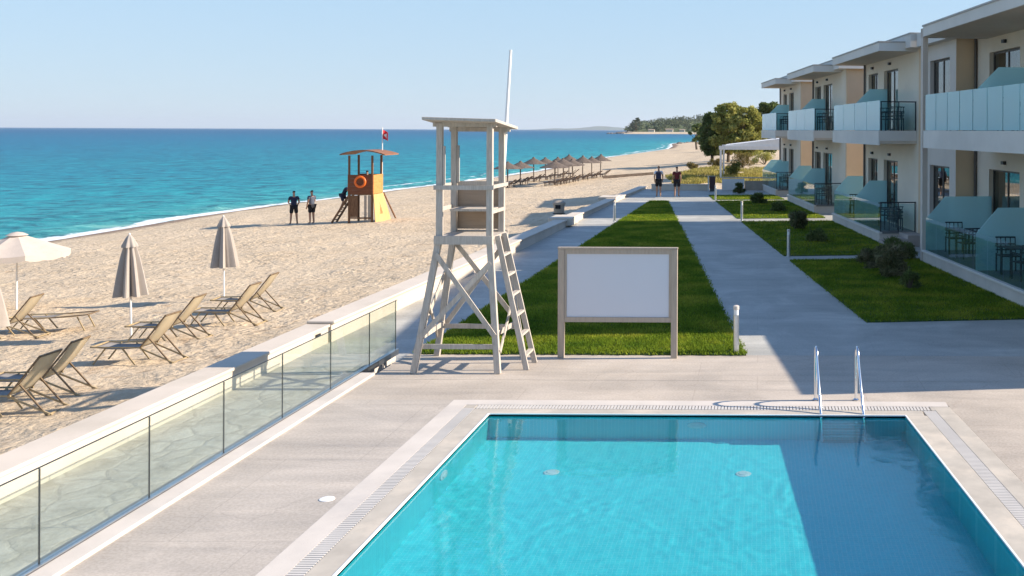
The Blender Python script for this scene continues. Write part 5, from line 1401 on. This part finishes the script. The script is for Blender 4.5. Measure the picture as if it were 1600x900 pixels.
def bins():
    p = P(1113, 299)
    r = thing('litter_bin', 'dark square litter bin beside the pergola post', 'bin', (p.x, p.y, 0))
    MB().box(p.x - .19, p.x + .19, p.y - .19, p.y + .19, .18, .95).build('container', 'bin_dark', r, bevel=.02)
    MB().box(p.x - .21, p.x + .21, p.y - .21, p.y + .21, .951, 1.0).build('lid', 'metal_dark', r, bevel=.01)
    MB().box(p.x - .3, p.x - .22, p.y - .03, p.y + .03, 0, 1.0).build('post', 'pergola_white', r)
    MB().box(p.x - .15, p.x + .15, p.y - .15, p.y + .15, 0, .18).build('foot', 'metal_dark', r)
    p = onland(905, 331); p.x = -9.6; p.y = 47.2; p.z = land_z(p.x, p.y)
    p = Vector(((905 - CX) * 47.6 / FPX - .95, 47.6, land_z(-9.6, 47.6)))
    r = thing('litter_bin', 'round tan litter bin with a dark hood standing on the sand by the parapet', 'bin', p)
    MB().lathe([(.13, -.1), (.13, .35), (.30, .36), (.32, .40)], 16).build('foot', 'metal_dark', r, smooth=True, local=True)
    MB().lathe([(.24, .401), (.27, .80), (.30, .801), (.30, .90), (.20, .98), (.001, 1.0)], 20).build('container', 'bin_tan', r, smooth=True, local=True)
    MB().box(-.12, .12, -.31, -.24, .62, .80).build('opening', 'cloth_black', r, local=True)
bins()
def pergola():
    a = P(1126, 280); Yp = a.y
    r = thing('pergola', 'white pergola with a tilted roof sheet at the end of the hotel', 'pergola', (a.x, Yp, 0))
    zt_ = Q(1126, 228, Yp).z; x0 = a.x; x1 = 4.5; y1 = Yp + 7
    for x, y in ((x0, Yp), (x0, y1), (x1, Yp), (x1, y1)): MB().box(x - .08, x + .08, y - .08, y + .08, -.2, zt_ - .3).build('post', 'pergola_white', r)
    MB().box(x0 - .15, x1, Yp - .1, Yp + .1, zt_ - .30, zt_).build('beam', 'pergola_white', r); MB().box(x0 - .15, x1, y1 - .1, y1 + .1, zt_ - .3, zt_).build('beam', 'pergola_white', r)
    m = MB(); m.hexa([(x0 + .3, Yp + .1, zt_ + .0), (x1, Yp + .1, zt_ + .9), (x1, y1, zt_ + .9), (x0 + .3, y1, zt_ + .0), (x0 + .3, Yp + .1, zt_ + .06), (x1, Yp + .1, zt_ + .96), (x1, y1, zt_ + .96), (x0 + .3, y1, zt_ + .06)])
    m.build('roof_sheet', 'pergola_white', r)
    g_ = MB(); g_.add([(x0 + .3, Yp + .02, zt_ + .002), (x1, Yp + .02, zt_ + .002), (x1, Yp + .02, zt_ + .95), (x0 + .3, Yp + .09, zt_ + .002), (x1, Yp + .09, zt_ + .002), (x1, Yp + .09, zt_ + .95)], [(0, 1, 2), (5, 4, 3), (0, 3, 4, 1), (1, 4, 5, 2), (2, 5, 3, 0)]); g_.build('gable_board', 'pergola_white', r)
pergola()
a = onland(942, 279); b = onland(1021, 273)
r = thing('dark_line', 'low dark timber lying across the beach beyond the umbrellas', 'edging', a)
MB().beam(a + Vector((0, 0, .12)), b + Vector((0, 0, .12)), .15, .3).build('bar', 'dark_line_brown', r)  # low dark beam laid along the line on the sand

# ------------------------------------------------------------------ far shore: headland, rocks, houses
def headland():
    V = []; F = []; nx, ny = 150, 26
    for j in range(ny):
        Y = 1500 + (j / (ny - 1)) ** 1.2 * 2300
        for i in range(nx):
            f = i / (nx - 1)
            px0 = 975 + f * 420
            X = (px0 - CX) * Y / FPX
            pj = j / (ny - 1)
            env = smooth(0, .07, f) * (20 + 60 * f) * smooth(0.0, .35, pj)
            z = SEA - .5 + env * (.75 + .35 * pn(X, Y, .004, 61)) + (smooth(.0, .05, f) * smooth(0.02, .12, pj)) * (8 * abs(pn(X, Y, .02, 62)) + 5 * abs(pn(X, Y, .06, 63)))
            if j == 0: z = SEA - 1
            V.append((X, Y, z))
    F = [(j * nx + i, j * nx + i + 1, (j + 1) * nx + i + 1, (j + 1) * nx + i) for j in range(ny - 1) for i in range(nx - 1)]
    o = npmesh('hills', np.array(V), np.array(F), 'forest'); struct(o)
    o.data.polygons.foreach_set('use_smooth', [True] * len(o.data.polygons))
    # woodland on it
    g = np.random.default_rng(3); cl = []
    Va = np.array(V)
    idx = g.integers(nx * 2, nx * 14, 520)
    for k in idx:
        x, y, z = Va[k]; 
        if z < 0.5: continue
        s = g.uniform(4, 9); cl.append((x + g.uniform(-10, 10), y + g.uniform(-20, 20), z + s * .3, s * 1.3, s * 1.3, s))
    f = foliage('woodland', cl, 60, 2.2, 'forest', None, seed=5); tag(f, 'hazy dark woodland covering the far headland', 'woodland', kind='stuff')
headland()
def far_bits():
    g = random.Random(4)
    for i in range(9):
        px = 952 + i * 4.4 + g.uniform(-1, 1); Y = 1480; x = (px - CX) * Y / FPX; s = g.uniform(2, 4.5)
        V = []; F = []
        m = MB(); prof = [(s * 1.6, -1.5), (s * 1.5, s * .2), (s * 1.0, s * .6), (s * .4, s * .85), (.01, s * .9)]
        ph = [g.uniform(-.25, .25) for _ in range(10)]
        m.lathe(prof, 10, fold=lambda a, i_: 1 + ph[int(round(a / 6.2832 * 10)) % 10])
        o = thing('rock', 'dark rock in the chain off the far headland point', 'rock', (x, Y, SEA), 0, 'rocks off the far point')
        m.build('stone', 'rock', o, local=True)
        o['label'] = 'dark sea rock in the chain off the tip of the far headland'
    for i, (px, w_, h_, lb) in enumerate(((1018, 9, 4, 'tiny pale house on the headland slope, the left one'), (1046, 11, 5, 'tiny pale house on the headland slope, middle one'), (1066, 8, 4, 'tiny pale house low on the headland, nearest the big tree'))):
        Y = 1560; x = (px - CX) * Y / FPX; r = thing('house', lb, 'house', (x, Y, 1.5)); 
        MB().box(-w_ / 2, w_ / 2, -4, 4, -3, h_ * .7).build('wall', 'house_far', r, local=True)
        MB().add([(-w_ / 2 - 1, -5, h_ * .7), (w_ / 2 + 1, -5, h_ * .7), (w_ / 2 + 1, 5, h_ * .7), (-w_ / 2 - 1, 5, h_ * .7), (-w_ / 2, 0, h_), (w_ / 2, 0, h_)], [(0, 1, 5, 4), (2, 3, 4, 5), (0, 4, 3), (1, 2, 5), (3, 2, 1, 0)]).build('roof', 'roof_far', r, local=True)
    # pine on the point
    x = (993 - CX) * 1530 / FPX
    tree('tall dark pine at the tip of the far headland', (x, 1530, 3), 20, 15, 'forest', 1.6, 22, 60, 77, 1.2)
    # sandy strip under the headland
    st = MB(); V = []
    for i in range(40):
        px = 975 + i * 6; Y = 1440 - 30 * math.sin(i * .4); V += [((px - CX) * Y / FPX, Y, SEA + .1), ((px - CX) * 1540 / FPX, 1540, 1.2)]
    o = st.add(V, [(2 * i, 2 * i + 2, 2 * i + 3, 2 * i + 1) for i in range(39)]).build('shore', 'dry_soil'); struct(o)
    # timber jetty / rocks at the far beach bend
    for i in range(7):
        p = P(1062 + i * 4.2, 224.5 - i * .25, SEA + .3); s = g.uniform(.5, 1.1)
        o = thing('rock', 'low dark rock at the bend of the far beach', 'rock', p, 0, 'rocks at the far bend of the beach')
        MB().lathe([(s * 1.4, -1), (s * 1.3, s * .3), (s * .7, s * .7), (.01, s * .8)], 9, fold=lambda a, i_: 1 + .2 * math.sin(a * 3 + i_ + s * 9)).build('stone', 'rock', o, local=True)
far_bits()

# ------------------------------------------------------------------ faint mountains across the gulf and the summer haze
def ridge():
    V = []; n = 90; Y = 21000
    for i in range(n):
        f = i / (n - 1); px = 800 + f * 330
        h = 130 * math.sin(math.pi * f) ** 1.4 * (.35 + 1.0 * abs(pn(f * 40, 3, .14, 71))) + 26 * pn(f * 100, 8, .2, 72) * math.sin(math.pi * f)
        x = (px - CX) * Y / FPX
        V += [(x, Y, SEA - 2), (x, Y + 900, max(2, h)), (x, Y + 3200, SEA - 2)]
    F = []
    for i in range(n - 1):
        a = 3 * i; F += [(a, a + 3, a + 4, a + 1), (a + 1, a + 4, a + 5, a + 2)]
    struct(npmesh('hills', np.array(V), np.array(F), 'forest'))
ridge()
def haze():
    m, t, o = newmat('haze_air'); v = N(t, 'ShaderNodeVolumePrincipled')
    v.inputs['Density'].default_value = 4e-5; v.inputs['Color'].default_value = (0.80, 0.88, 0.97, 1); v.inputs['Anisotropy'].default_value = 0.1
    t.links.new(v.outputs[0], o.inputs['Volume'])
    h = MB().box(-42500, 42500, -500, 42500, -4.5, 330).build('haze', m); tag(h, 'thin summer haze over sea, beach and headland', 'haze', kind='stuff')
haze()
